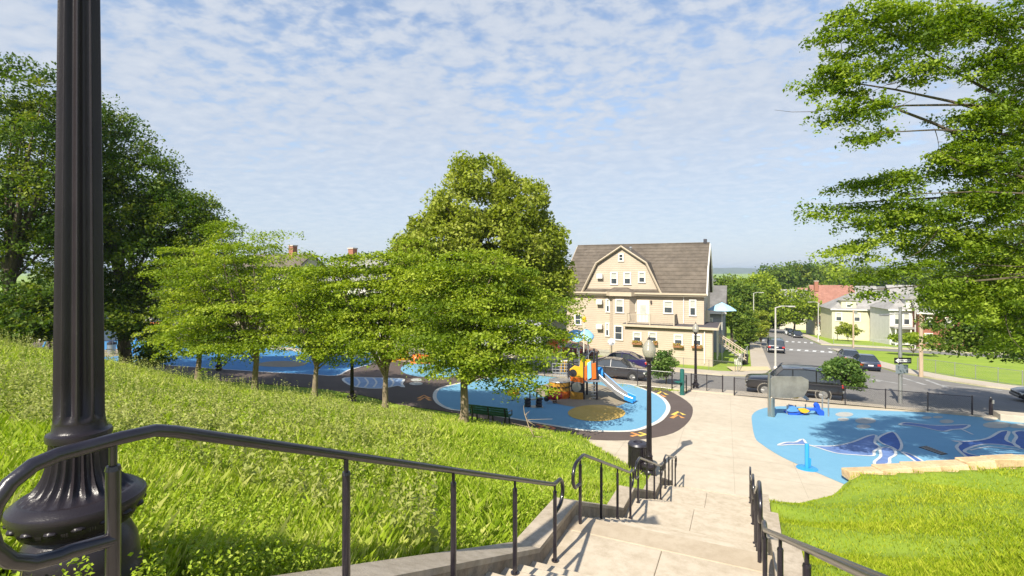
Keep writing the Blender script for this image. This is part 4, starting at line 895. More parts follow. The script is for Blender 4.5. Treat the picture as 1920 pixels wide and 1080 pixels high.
# one-storey front extension with flat roof and balcony
e0, e1 = HP(1172, 640, 2.2)[0], HP(1336, 640, 2.2)[0]; ez = HP(1250, 613, 2.2)[1]
mb = MB(); mb.box(((e0 + e1) / 2, -1.1, ez / 2 - 0.5), (e1 - e0, 2.2, ez + 1.0)); mb.build('extension_wall', BEIGE, house)
fl = MB(); fl.box(((e0 + e1) / 2 + 0.1, -1.05 + 1.4, ez + 0.08), (e1 - e0 + 0.7, 5.6, 0.14)); fr = fl.build('flat_roof', mat('flat_roof_dark', (0.075, 0.065, 0.072), 0.9, var=0.2, vscale=3), house)
box_part('roof_edge', ((e0 + e1) / 2 + 0.1, -2.52, ez + 0.03), (e1 - e0 + 0.76, 0.14, 0.22), GUTT, fr); box_part('roof_edge', (e1 + 0.48, 0.3, ez + 0.03), (0.14, 5.6, 0.22), GUTT, fr)
box_part('frieze', ((e0 + e1) / 2, -2.22, ez - 0.14), (e1 - e0, 0.06, 0.2), mat('frieze_brown', (0.25, 0.2, 0.14), 0.8), house)
for px, py, w_, h_, fb in ((1195, 632, 11, 14, 1), (1224, 632, 11, 14, 1), (1272, 637, 11, 15, 1), (1307, 638, 11, 16, 1)):
    o = hwin(px, py, w_, h_, -2.2, 2.2)
    mb = MB(); mb.box((0, -0.22, -0.62), (0.95, 0.26, 0.2)); bxo = mb.build('flower_box', mat('terracotta', (0.28, 0.13, 0.06), 0.9), o)
    mb = MB(); r5 = random.Random(px)
    for _ in range(26): mb.sphere((r5.uniform(-0.48, 0.48), -0.24 + r5.uniform(-.12, .1), -0.5 + r5.uniform(-.1, .14)), r5.uniform(.05, .10), 6, 4)
    mb.build('flowers', mat('flowers_mixed', (0.30, 0.10, 0.02), 0.9, col2=(0.16, 0.22, 0.03), vscale=9), o)
for px, y_, dv, zt in ((1321, -2.28, 2.2, ez), (1282, -0.08, 0, EZ)):
    x = HP(px, 600, dv)[0]; mb = MB(); mb.tube([(x, y_, zt - 0.2), (x, y_, 0 if dv else ez + 0.2)], 0.05, 6); mb.build('downspout', WHT, house)
# balcony rail and door
d0 = HP(1206, 580)[0]
dz0 = ez + 0.15
o = box_part('door', (d0, -0.05, dz0 + 1.05), (1.0, 0.1, 2.1), WHT, house); box_part('pane', (d0, -0.11, dz0 + 1.35), (0.6, 0.02, 0.9), BLIND, o)
mb = MB(); mb.box((d0 + 0.32, -0.16, dz0 + 0.95), (0.05, 0.08, 0.05)); mb.build('handle', STEEL, o)
o = box_part('door_frame', (d0, -0.03, dz0 + 1.1), (1.25, 0.06, 2.3), WHT, house)
box_part('wall_lamp', (HP(1221, 566)[0], -0.1, HP(1221, 566)[1]), (0.14, 0.2, 0.3), mat('lamp_dark', (0.05, 0.04, 0.04), 0.5), house, 0.02)
q0, q1 = HP(1176, 600, 2.0)[0], HP(1264, 600, 2.0)[0]; PIC = mat('picket_beige', (0.42, 0.355, 0.265), 0.7, var=0.08)
bal = empty('balcony', (0, 0, dz0)); bal.parent = house
for z_ in (0.12, 0.98): box_part('rail', ((q0 + q1) / 2, -2.2, z_), (q1 - q0, 0.07, 0.07), PIC, bal); box_part('rail', (q1, -1.1, z_ + 0.002), (0.07, 2.2, 0.07), PIC, bal); box_part('rail', (q0, -1.1, z_ + 0.002), (0.07, 2.2, 0.07), PIC, bal)
for i in range(33): box_part('picket', (q0 + (q1 - q0) * (i + 0.5) / 33, -2.203, 0.55), (0.05, 0.045, 0.8), PIC, bal)
for i in range(12): box_part('picket', (q1 + 0.003, -2.0 + 2.0 * i / 12, 0.55), (0.045, 0.05, 0.8), PIC, bal)
for x_, y_ in ((q0, -2.2), ((q0 + q1) / 2, -2.22), (q1, -2.2)): box_part('balcony_post', (x_, y_, 0.5), (0.13, 0.13, 1.1), PIC, bal)
# side porch on the right with steps
sx = LW + 0.2
for y_ in (0.6, 2.8): box_part('porch_post', (e1 + 0.3, y_, ez / 2), (0.12, 0.12, ez), WHT, house)
st_ = MB()
for i in range(7): st_.box((e1 + 0.9 + 0.28 * i, 1.4, 1.25 - 0.19 * i), (0.3, 1.3, 0.06))
st_.build('porch_steps', mat('step_grey', (0.3, 0.29, 0.28), 0.8), house)['kind'] = 'stuff'
for y_ in (0.7, 2.1):
    mb = MB(); mb.tube([(e1 + 0.4, y_, 2.4), (e1 + 2.9, y_, 0.75)], 0.05, 6); mb.tube([(e1 + 0.4, y_, 1.7), (e1 + 2.9, y_, 0.1)], 0.04, 6)
    for i in range(9): mb.tube([(e1 + 0.5 + 0.28 * i, y_, 1.62 - 0.18 * i), (e1 + 0.5 + 0.28 * i, y_, 2.33 - 0.185 * i)], 0.03, 4)
    mb.build('porch_railing', GUTT, house)
# satellite dish on the front lawn
dx_, dy_ = uv(-12.0, 50.4); ds = empty('satellite_dish', (dx_, dy_, gz(dx_, dy_)), 0, 'pale satellite dish on a pole in front of the beige house bay', 'dish')
mb = MB(); mb.tube([(0, 0, -0.05), (0, 0, 1.5)], 0.035, 8); mb.build('pole', STEEL, ds)
mb = MB(); mb.lathe([(0.02, 0.0), (0.2, 0.03), (0.36, 0.10), (0.38, 0.12), (0.2, 0.05), (0.02, 0.02)], 20); o = mb.build('reflector', mat('dish_grey', (0.55, 0.53, 0.5), 0.6), ds, smooth=True); o.location = (0, -0.05, 1.75); o.rotation_euler = (R(62), 0, R(-20))
mb = MB(); mb.tube([(0, -0.05, 1.6), (0.1, -0.5, 1.95)], 0.015, 5); mb.build('feed_arm', STEEL, ds)

def gable_house(name, label, p, rz, w, d, h, rh, wallm, roofm, win, ridge='x', porch=None, group=None, chimney=None, dormer=None, z=None, hip=False):
    """plain dwelling: walls, gabled or hipped roof with eaves, windows, optional porch, chimney and dormer. Front faces -y."""
    root = empty(name, (p[0], p[1], tz(*p) if z is None else z), rz, label, 'house', group)
    box_part('wall', (w / 2, d / 2, h / 2 - 1), (w, d, h + 2), wallm, root); e = 0.4
    if hip:
        mb = MB(); q = min(w, d) / 2
        a = [(-e, -e, h), (w + e, -e, h), (w + e, d + e, h), (-e, d + e, h)] + ([(q, d / 2, h + rh), (w - q, d / 2, h + rh)] if w >= d else [(w / 2, q, h + rh), (w / 2, d - q, h + rh)])
        fs = [(0, 1, 5, 4), (1, 2, 5), (2, 3, 4, 5), (3, 0, 4), (3, 2, 1, 0)] if w >= d else [(0, 1, 4), (1, 2, 5, 4), (2, 3, 5), (3, 0, 4, 5), (3, 2, 1, 0)]
        mb.add(a, fs); rf = mb.build('roof', roofm, root)
    elif ridge == 'x':
        mb = MB(); mb.prism([(-e, h - 0.15), (d / 2, h + rh), (d + e, h - 0.15), (d + e, h - 0.33), (d / 2, h + rh - 0.2), (-e, h - 0.33)], 'x', -0.3, w + 0.3); rf = mb.build('roof', roofm, root)
        mb = MB(); mb.prism([(0, h), (d, h), (d / 2, h + rh - 0.2)], 'x', 0, w); mb.build('gable_wall', wallm, root)
    else:
        mb = MB(); mb.prism([(-e, h - 0.15), (w / 2, h + rh), (w + e, h - 0.15), (w + e, h - 0.33), (w / 2, h + rh - 0.2), (-e, h - 0.33)], 'y', -0.3, d + 0.3); rf = mb.build('roof', roofm, root)
        mb = MB(); mb.prism([(0, h), (w, h), (w / 2, h + rh - 0.2)], 'y', 0, d); mb.build('gable_wall', wallm, root)
    mb = MB(); mb.box((w / 2, -0.42, h - 0.1), (w + 0.7, 0.1, 0.2)); mb.build('fascia', WHT, rf)
    for (f, a, zc, ww, hh) in win:
        if f == 'f': window(root, a, zc, ww, hh, -0.01, tw=0.14)
        elif f == 'l': window(root, a, zc, ww, hh, -0.01, face='x', dirn=-1, tw=0.14)
        else: window(root, a, zc, ww, hh, w + 0.01, face='x', dirn=1, tw=0.14)
    if porch:
        x0, x1, pd, ph = porch; pr = empty('porch', (0, 0, 0)); pr.parent = root
        box_part('deck', ((x0 + x1) / 2, -pd / 2, 0.4), (x1 - x0, pd, 0.2), WHT, pr); box_part('porch_roof', ((x0 + x1) / 2, -pd / 2, ph), (x1 - x0 + 0.3, pd + 0.3, 0.22), roofm, pr)
        k = max(2, int((x1 - x0) / 1.8) + 1)
        for i in range(k): box_part('post', (x0 + 0.1 + (x1 - x0 - 0.2) * i / (k - 1), -pd + 0.1, ph / 2), (0.16, 0.16, ph), WHT, pr)
        for i in range(int((x1 - x0) / 0.3)): box_part('baluster', (x0 + 0.15 + 0.3 * i, -pd + 0.1, 0.9), (0.06, 0.06, 0.8), WHT, pr)
        box_part('rail', ((x0 + x1) / 2, -pd + 0.1, 1.32), (x1 - x0, 0.09, 0.09), WHT, pr)
    if chimney:
        o = box_part('chimney', (chimney[0], chimney[1], h + rh * 0.8 + 0.6), (0.8, 0.8, 2.4), mat('chimney_brick', (0.30, 0.13, 0.08), 0.9, var=0.2, vscale=8), rf); box_part('chimney_cap', (chimney[0], chimney[1], h + rh * 0.8 + 1.82), (0.95, 0.95, 0.16), mat('cap_pale', (0.5, 0.42, 0.35), 0.9), o)
    if dormer:
        x, wd, hd = dormer
        o = box_part('dormer', (x, 1.4, h + 0.9), (wd, 2.6, hd), wallm, rf)
        mb = MB(); mb.prism([(x - wd / 2 - 0.25, h + 0.85 + hd / 2), (x, h + 0.9 + hd / 2 + 0.9), (x + wd / 2 + 0.25, h + 0.85 + hd / 2)], 'y', -0.2, 3.2); mb.build('dormer_roof', roofm, o)
        wo_ = window(rf, x, h + 0.9, 0.7, 0.9, 0.09, tw=0.12)
    return root
YEL = siding('yellow_siding', (0.58, 0.54, 0.37)); CREAM = siding('cream_siding', (0.52, 0.47, 0.36)); WSID = siding('white_siding', (0.55, 0.54, 0.50)); GSID = siding('grey_siding', (0.30, 0.31, 0.33)); BRK = mat('brick_red', (0.26, 0.10, 0.065), 0.9, var=0.2, vscale=6)
GREYR = shingle('grey_shingle', (0.22, 0.21, 0.20), (0.28, 0.27, 0.26)); REDR = shingle('red_shingle', (0.24, 0.115, 0.085), (0.28, 0.14, 0.105)); DGR = shingle('dark_shingle', (0.11, 0.105, 0.10), (0.15, 0.145, 0.14))
def hpt(px, d): return ((px - 960) / F * d, d)
W2 = lambda xs, zs, w=0.9, h=1.5: [('f', x, z, w, h) for z in zs for x in xs]
# houses across the far crossing on the right
gable_house('yellow_house', 'pale yellow two-storey house with grey hip roof across the far crossing', hpt(1560, 104), -TH + R(6), 14.5, 9, 6.2, 3.2, YEL, GREYR, W2((1.2, 4.4, 8.4, 11.6), (4.6,)) + W2((8.4, 11.2), (1.5,)), porch=None, dormer=(3.0, 2.6, 1.8), hip=True)
gable_house('white_porch_house', 'white house with two-storey porch right of the yellow house', hpt(1668, 92), -TH + R(8), 7.5, 9, 6.4, 2.6, WSID, GREYR, W2((1.2, 2.6, 4.2, 5.8), (4.7,), 0.8, 1.9), porch=(0.2, 7.3, 1.8, 3.2), dormer=(4.0, 2.8, 2.0), hip=True)
gable_house('red_roof_house', 'cream house with steep red roof and brick chimney', hpt(1528, 118), -TH + R(6), 8.5, 9, 7.4, 4.2, CREAM, REDR, W2((1.4, 4.0, 6.6), (6.0, 3.2)), porch=(0.4, 4.6, 1.6, 3.0), chimney=(0.9, 3.0), ridge='x')
gable_house('brick_house', 'dark brick house beside the white porch house', hpt(1722, 88), -TH, 9, 9, 6.0, 2.8, BRK, GREYR, W2((1.4, 4.2, 7.2), (4.4, 1.6)), ridge='x')
gable_house('grey_roof_house', 'long grey roofed house behind the round street tree', hpt(1462, 150), -TH, 15, 9, 8.2, 3.4, CREAM, GREYR, W2((2, 5, 8, 11), (6.4, 3.4)), chimney=(9.0, 4.0))
gable_house('far_white_house', 'white gabled house glimpsed behind the oak boughs', hpt(1760, 110), -TH, 12, 9, 7.5, 3.2, WSID, DGR, W2((2, 5, 8, 10.5), (5.6, 2.6)))
for k, (px, d, w, h, rm, lab) in enumerate([(1575, 142, 9, 9.5, GREYR, 'pale gabled house behind the yellow house, right of the red roof'), (1625, 150, 9, 10, DGR, 'pale house with dark roof behind the yellow house ridge'), (1672, 138, 10, 10, GREYR, 'pale tall house behind the white porch house'), (1500, 165, 9, 9.5, REDR, 'pale house with red roof behind the round street tree'), (1332, 230, 12, 7, REDR, 'far house with red roof right beside the beige house'), (1345, 300, 16, 8, GREYR, 'far grey roofed house near the horizon'), (1360, 420, 20, 9, REDR, 'tiny far red roof above the street trees'), (1330, 520, 26, 10, DGR, 'tiny dark roof on the horizon beside the beige house')]):
    gable_house('far_house', lab, hpt(px, d), -TH, w, 10, h, 3.4, CREAM if k % 2 else WSID, rm, W2((2, 5, 8), (h - 2.0,)), group='far houses towards the horizon')
# neighbour of the beige house
nb = uv(-8.2, 68)
gable_house('grey_gable_house', 'house with grey gable roof behind the right end of the beige house', nb, -TH, 6.0, 9, 5.0, 3.2, GSID, DGR, W2((1.4, 4.2), (3.4,)), ridge='x')
# houses behind the trees on the left
gable_house('grey_house', 'grey roofed white house seen between the row trees', hpt(585, 64), -TH, 11, 9, 7.0, 3.2, WSID, GREYR, W2((1.5, 4, 6.8, 9.5), (5.4, 2.4)), porch=(0.3, 5.5, 1.8, 3.0), chimney=(3.0, 4.0))
gable_house('white_house', 'white clapboard house behind the foliage left of the tall tree', hpt(700, 62), -TH, 10, 9, 6.8, 3.0, WSID, DGR, W2((1.5, 4, 6.5, 8.8), (5.2, 2.2), 0.9, 1.7), porch=(0.2, 9.8, 1.8, 3.0))
gable_house('brown_roof_house', 'house with brown roof behind the layered young tree', hpt(420, 72), -TH, 12, 9, 7.4, 3.4, CREAM, SHING, W2((1.5, 4, 8, 10.5), (5.6, 2.6)), chimney=(9.0, 4.0))
gable_house('pale_house', 'pale house behind the swing frame at far left', hpt(190, 68), -TH, 11, 9, 5.2, 2.6, WSID, GREYR, W2((1.5, 5, 8.5), (3.6,)))
gable_house('white_garage', 'low white building glimpsed under the dark maple at the left edge', hpt(30, 52), -TH, 9, 7, 3.4, 1.4, WSID, DGR, W2((2, 6), (2.0,), 1.0, 1.2))
gable_house('corner_house', 'house hidden behind the tall tree next to the beige house', uv(-30.5, 54), -TH, 9.5, 10, 6.6, 3.6, GSID, SHING, W2((1.5, 4.5, 7.5), (5.0, 2.0)))

# patio umbrella on the rear deck
p_ = uv(-2.0, 57.5); um = empty('patio_umbrella', (p_[0], p_[1], gz(*p_)), 0, 'light blue patio umbrella beside the beige house', 'umbrella')
mb = MB(); mb.tube([(0, 0, -0.3), (0, 0, 6.1)], 0.04, 6); mb.build('pole', WHT, um)
mb = MB(); mb.lathe([(1.5, 5.35), (0.9, 5.75), (0.02, 6.15), (0.02, 6.1), (0.9, 5.70), (1.49, 5.32)], 8, cap=False); mb.build('canopy', mat('umbrella_blue', (0.33, 0.56, 0.72), 0.7), um)

# ------------------------------------------------------------------ vehicles
TYRE = mat('tyre', (0.018, 0.018, 0.018), 0.9); RIM = mat('rim', (0.42, 0.42, 0.42), 0.3, metal=0.8); CGL = mat('car_glass', (0.035, 0.042, 0.05), 0.04, spec=1.0)
CHR = mat('chrome', (0.55, 0.55, 0.54), 0.15, metal=1.0); RED = mat('tail_red', (0.45, 0.02, 0.015), 0.25); LENS = mat('head_lens', (0.6, 0.6, 0.58), 0.15); PLATE = mat('plate_white', (0.75, 0.75, 0.72), 0.5)
def car(name, label, pos, rz, paint, kind='sedan', group='parked cars', z=None, trim=None):
    """front towards local +x"""
    root = empty(name, (pos[0], pos[1], (gz(*pos) if z is None else z) + 0.015), rz, label, 'car', group)
    if kind == 'sedan':
        L, Wd, wr_, wb = 4.6, 1.8, 0.325, 2.75
        stn = [(-2.30, .42, .78, .74), (-2.22, .30, .95, .84), (-1.9, .24, 1.02, .89), (-1.2, .22, 1.00, .90), (0, .22, .97, .90), (0.9, .22, .96, .90), (1.3, .22, .93, .89), (1.9, .24, .82, .86), (2.2, .28, .72, .80), (2.30, .36, .62, .68)]
        gh = [(-1.75, 1.0), (-0.85, 1.42), (-0.2, 1.46), (0.45, 1.40), (1.25, 0.95)]; gw0, gw1 = 0.82, 0.58
    else:
        L, Wd, wr_, wb = 5.4, 1.96, 0.39, 3.2
        stn = [(-2.70, .50, 1.05, .92), (-2.64, .42, 1.18, .97), (-2.2, .40, 1.20, .98), (0, .40, 1.18, .98), (1.15, .40, 1.17, .98), (1.3, .40, 1.15, .97), (2.4, .42, 1.06, .96), (2.62, .46, 1.0, .93), (2.70, .52, .90, .90)]
        gh = [(-2.62, 1.16), (-2.45, 1.80), (-0.6, 1.86), (0.55, 1.80), (1.2, 1.15)]; gw0, gw1 = 0.92, 0.78
    mb = MB(); vs = []; n = 10
    for (x, zb, zt, w) in stn:
        vs += [(x, -w * .9, zb), (x, -w, zb + .1), (x, -w * 1.01, zb + (zt - zb) * .55), (x, -w * .97, zt - .06), (x, -w * .86, zt), (x, w * .86, zt), (x, w * .97, zt - .06), (x, w * 1.01, zb + (zt - zb) * .55), (x, w, zb + .1), (x, w * .9, zb)]
    k = len(stn); fs = [(i * n + j, i * n + (j + 1) % n, (i + 1) * n + (j + 1) % n, (i + 1) * n + j) for i in range(k - 1) for j in range(n)] + [tuple(range(n)), tuple((k - 1) * n + j for j in range(n - 1, -1, -1))]
    mb.add(vs, fs); body = mb.build('body', paint, root, smooth=35)
    # cabin glass
    mb = MB(); m_ = len(gh); vs = []
    zb0 = min(gh[0][1], gh[-1][1]); zmax = max(g_[1] for g_ in gh)
    for (x, z_) in gh:
        f = (z_ - zb0) / (zmax - zb0); w = gw0 + (gw1 - gw0) * max(0, f); vs += [(x, -w, z_), (x, w, z_)]
    for x in [g_[0] for g_ in gh]: vs += [(x, -gw0, zb0 - 0.06), (x, gw0, zb0 - 0.06)]
    fs = []
    for i in range(m_ - 1): fs += [(2 * i, 2 * i + 1, 2 * i + 3, 2 * i + 2), (2 * i, 2 * i + 2, 2 * m_ + 2 * i + 2, 2 * m_ + 2 * i), (2 * i + 1, 2 * m_ + 2 * i + 1, 2 * m_ + 2 * i + 3, 2 * i + 3)]
    fs += [(0, 2 * m_, 2 * m_ + 1, 1), (2 * m_ - 2, 2 * m_ - 1, 4 * m_ - 1, 4 * m_ - 2)]
    mb.add(vs, fs); cab = mb.build('cabin_glass', CGL, root)
    mb = MB()                                                     # roof skin
    top = gh[1:-1]; vs = []
    for (x, z_) in top:
        f = (z_ - zb0) / (zmax - zb0); w = gw0 + (gw1 - gw0) * f; vs += [(x, -w - .012, z_ + .004), (x, -w * .8, z_ + .03), (x, w * .8, z_ + .03), (x, w + .012, z_ + .004)]
    fs = [(4 * i + j, 4 * i + j + 1, 4 * i + j + 5, 4 * i + j + 4) for i in range(len(top) - 1) for j in range(3)]
    mb.add(vs, fs); mb.build('roof', paint, root, smooth=True)
    for s in (-1, 1):                                              # pillars
        mb = MB()
        def side(x, z_): f = (z_ - zb0) / (zmax - zb0); return (x, s * (gw0 + (gw1 - gw0) * f + 0.008), z_)
        for a, b in ((gh[-1], gh[-2]), (gh[0], gh[1]), (gh[-2], gh[-3]), (gh[1], gh[2])): mb.tube([side(*a), side(*b)], 0.035, 5)
        for xx in ((-0.25,) if kind == 'sedan' else (-1.3, 0.0)):
            zt = np.interp(xx, [g_[0] for g_ in gh], [g_[1] for g_ in gh]); mb.tube([side(xx, zb0), side(xx, zt)], 0.035, 5)
        mb.build('pillar', paint, root)
        mb = MB(); mb.sphere((gh[-1][0] - 0.15, s * (gw0 + 0.17), zb0 + 0.08), (0.09, 0.10, 0.07), 8, 6); mb.build('mirror', paint, root, smooth=True)
        xh = stn[-2][0] - 0.02
        mb = MB(); mb.box((xh, s * stn[-2][3] * .78, (stn[-2][2] + stn[-2][1]) / 2 + .12), (0.16, 0.34, 0.15)); mb.build('headlight', LENS, root, bevel=0.03)
        mb = MB(); mb.box((stn[1][0] - 0.02, s * stn[1][3] * .82, stn[1][2] - .2), (0.16, 0.3, 0.2)); mb.build('tail_light', RED, root, bevel=0.03)
        mb = MB(); mb.box((0.15, s * (stn[4][3] + .012), stn[4][2] - .16), (0.16, 0.02, 0.03)); mb.box((-0.85, s * (stn[4][3] + .012), stn[4][2] - .16), (0.16, 0.02, 0.03)); mb.build('door_handle', trim or CHR, root)
        if kind != 'sedan': mb = MB(); mb.box((-0.1, s * 1.0, 0.62), (3.0, 0.02, 0.06)); mb.build('side_moulding', CHR, root)
        for xw in (-wb / 2 - (0.0 if kind == 'sedan' else 0.05), wb / 2):
            w_ = empty('wheel', (xw, s * (stn[4][3] - 0.10), wr_)); w_.parent = root
            mb = MB(); mb.lathe([(wr_ * .62, -.11), (wr_ * .95, -.11), (wr_, -.08), (wr_, .08), (wr_ * .95, .11), (wr_ * .62, .11)], 20); o = mb.build('tyre', TYRE, w_, smooth=40); o.rotation_euler = (R(90), 0, 0)
            mb = MB(); mb.lathe([(0.03, -.10 * s - .02 * s), (wr_ * .25, -.10 * s), (wr_ * .6, -.085 * s), (wr_ * .63, -.115 * s)], 20, cap=True)
            for q in range(5):
                a = 2 * math.pi * q / 5; mb.tube([(0.03 * math.cos(a), .03 * math.sin(a), -.115 * s), (wr_ * .58 * math.cos(a), wr_ * .58 * math.sin(a), -.11 * s)], 0.03, 5)
            o = mb.build('rim', RIM, w_); o.rotation_euler = (R(90), 0, 0)
            mb = MB(); mb.lathe([(wr_ * 1.02, -.02), (wr_ * 1.16, -.02), (wr_ * 1.16, .02), (wr_ * 1.02, .02)], 20, cap=False); o = mb.build('wheel_arch', mat('arch_dark', (0.012, 0.012, 0.013), 0.8) if kind == 'sedan' else CHR, w_); o.rotation_euler = (R(90), 0, 0); o.location = (0, s * 0.085, 0.02)
    mb = MB(); mb.box((stn[0][0] - 0.03, 0, stn[0][1] + .14), (0.12, Wd * .86, 0.2)); mb.build('rear_bumper', paint if kind == 'sedan' else CHR, root, bevel=0.04)
    mb = MB(); mb.box((stn[-1][0] + 0.0, 0, stn[-1][1] + .06), (0.12, Wd * .8, 0.2)); mb.build('front_bumper', paint if kind == 'sedan' else CHR, root, bevel=0.04)
    mb = MB(); mb.box((stn[-1][0] + 0.005, 0, stn[-1][2] - .06), (0.06, Wd * .6, 0.16)); mb.build('grille', mat('grille_dark', (0.02, 0.02, 0.02), 0.5), root)
    mb = MB(); mb.box((stn[0][0] - 0.05, 0, stn[0][2] - .08), (0.02, 0.42, 0.14)); mb.build('number_plate', PLATE, root)
    if kind != 'sedan':
        for s in (-1, 1): mb = MB(); mb.tube([(-2.2, s * .6, 1.92), (0.2, s * .6, 1.92)], 0.018, 5); mb.build('roof_rail', CHR, root)
    return root
def paint(name, c): return mat('car_' + name, c, 0.28, coat=0.8, spec=0.5)
BLK = paint('black', (0.012, 0.011, 0.013)); CHA = paint('charcoal', (0.035, 0.033, 0.037)); BLU = paint('indigo', (0.022, 0.016, 0.075)); SILV = paint('silver', (0.45, 0.46, 0.47)); MAR = paint('maroon', (0.16, 0.012, 0.02)); WHC = paint('white', (0.7, 0.7, 0.7)); NVY = paint('navy', (0.012, 0.018, 0.04))
AU = math.atan2(-ST, CT)      # heading of +u
car('parked_suv', 'big black boxy SUV parked by the playground fence', uv(2.9, 37.75), AU + math.pi, BLK, 'suv')
car('parked_car', 'dark charcoal sedan parked behind the playground fence, nearest the play path', uv(-8.7, 38.1), AU, CHA)
car('parked_car', 'indigo blue sedan parked across the street in front of the beige house', uv(-9.6, 43.7), AU + math.pi, BLU)
car('parked_car', 'black sedan nearer of two at the right kerb left of the one way sign', uv(11.1, 60.5), AU + R(90), NVY)
car('parked_car', 'dark sedan behind the nearer one at the right kerb', uv(10.7, 66.6), AU + R(90), CHA)
car('parked_suv', 'dark SUV at the left kerb before the far crossing', uv(3.9, 75.5), AU + R(90), NVY, 'suv')
car('parked_car', 'black car under the round street tree, closest of the far row', uv(10.2, 120), AU - R(90), BLK)
car('parked_car', 'dark blue car in the far row, second from the crossing', uv(9.9, 127), AU - R(90), NVY)
car('parked_car', 'grey car in the far row, third from the crossing', uv(9.7, 134), AU - R(90), SILV)
car('parked_car', 'tiny white car at the far end of the street', uv(6.0, 158), AU - R(90), WHC)
car('parked_car', 'maroon car parked on the drive left of the beige house front lawn', uv(-15.8, 50.6), AU, MAR)
p_ = uv(19.2, 41.6); car('parked_car', 'black car just entering at the right edge on the street', (36.0, 33.2), AU + math.pi, BLK)

# ------------------------------------------------------------------ fences and gate
def fence(name, label, a, b, h, n, m, spacing=0.10, wire=0.0035, wm=None, zoff=0.0, post_r=0.03, top=True, group=None):
    A, B = Vector((*a, gz(*a) + zoff)), Vector((*b, gz(*b) + zoff)); root = empty(name, A, 0, label, 'fence', group); D = B - A
    L = Vector((D.x, D.y)).length
    for i in range(n + 1):
        p = D * (i / n); mb = MB(); mb.tube([p + Vector((0, 0, -0.1)), p + Vector((0, 0, h + 0.03))], post_r * (1.4 if i in (0, n) else 1), 8); mb.lathe([(post_r * 1.3, h + .03), (post_r, h + .06), (0.005, h + .075)], 8, c=tuple(p)); mb.build('post', m, root)
    for z_ in ((h, 0.06) if top else (h,)):
        mb = MB(); mb.tube([Vector((0, 0, z_)), D + Vector((0, 0, z_))], post_r * 0.75, 6); mb.build('rail', m, root)
    mb = MB(); k = int(L / spacing); hh = h - 0.06; run = hh; t = D / L
    vs = []; fs = []
    up = Vector((0, 0, 1)); q = wire
    for i in range(-int(run / spacing), k + 1):
        for sgn in (1, -1):
            s0, s1 = i * spacing, i * spacing + run
            z0, z1 = (0.06, h) if sgn > 0 else (h, 0.06)
            c0, c1 = max(0, s0), min(L, s1)
            if c1 <= c0: continue
            za = z0 + (z1 - z0) * (c0 - s0) / run; zb = z0 + (z1 - z0) * (c1 - s0) / run
            P0 = D * (c0 / L) + up * za; P1 = D * (c1 / L) + up * zb; o_ = len(vs)
            vs += [P0 + up * q, P0 - up * q, P1 - up * q, P1 + up * q]; fs.append((o_, o_ + 1, o_ + 2, o_ + 3))
    mb.add(vs, fs); w_ = mb.build('chain_link', wm or m, root); w_['kind'] = 'stuff'
    return root
fence('chain_link_fence', 'black chain link fence between the splash pad and the street', uv(-0.5, 35.2), uv(11.6, 36.25), 1.12, 6, BLACKP)
fence('chain_link_fence', 'black chain link fence along the play path in front of the parked sedans', uv(-4.3, 35.2), uv(-27, 35.2), 1.15, 10, BLACKP)
fence('gate_panel', 'left leaf of the black chain link gate, swung open by the lamp post', uv(-3.7, 35.2), uv(-3.3, 34.2), 1.12, 1, BLACKP)
fence('gate_panel', 'right leaf of the black chain link gate at the plaza exit', uv(-3.1, 35.3), uv(-1.2, 35.6), 1.12, 2, BLACKP)
fence('chain_link_fence', 'galvanised chain link fence along the far corner lawn', uv(15.8, 62.5), uv(20.8, 55.0), 1.25, 5, STEEL, 0.12)
fence('chain_link_fence', 'galvanised chain link fence behind the far pavement at the right edge', uv(20.9, 54.9), uv(42, 55.2), 1.25, 9, STEEL, 0.12)
fence('chain_link_fence', 'low wire fence in front of the beige house lawn', uv(-26, 47.6), uv(-0.6, 47.6), 0.95, 12, mat('old_wire', (0.16, 0.15, 0.14), 0.7), 0.15, post_r=0.02)
fence('chain_link_fence', 'wire fence around the small corner yard beside the arborvitae', uv(-0.4, 47.8), uv(0.5, 66), 1.1, 7, STEEL, 0.15)
fence('chain_link_fence', 'pale wire fence in front of the yellow house yard', uv(14.3, 103), uv(40, 104), 1.2, 9, STEEL, 0.2)
# ------------------------------------------------------------------ retaining wall of blocks beside the lawn
SAND = worn('sandstone_block', (0.44, 0.31, 0.175), (0.56, 0.42, 0.26), (0.25, 0.165, 0.09), 2.5, 9.0, 0.95, 0.8, 30)
wl = empty('stone_retaining_wall', (*uv(3.1, 19.5), gz(*uv(3.1, 19.5))), 0, 'low tan block retaining wall between the lawn and the splash pad', 'wall')
wpts = [(3.1, 19.5), (9.1, 24.0), (14.5, 26.6)]
def wall_at(s):
    for (a, b) in zip(wpts[:-1], wpts[1:]):
        L = math.hypot(b[0] - a[0], b[1] - a[1])
        if s <= L: t = s / L; return (a[0] + (b[0] - a[0]) * t, a[1] + (b[1] - a[1]) * t), math.atan2(b[1] - a[1], b[0] - a[0])
        s -= L
    return b, math.atan2(b[1] - a[1], b[0] - a[0])
rw = random.Random(4); s = 0.0; ox, oy, oz = wl.location
hs_ = [0.44, 0.50, 0.52, 0.50, 0.62, 0.66, 0.62, 0.60, 0.58, 0.55, 0.55, 0.55]
ki = 0
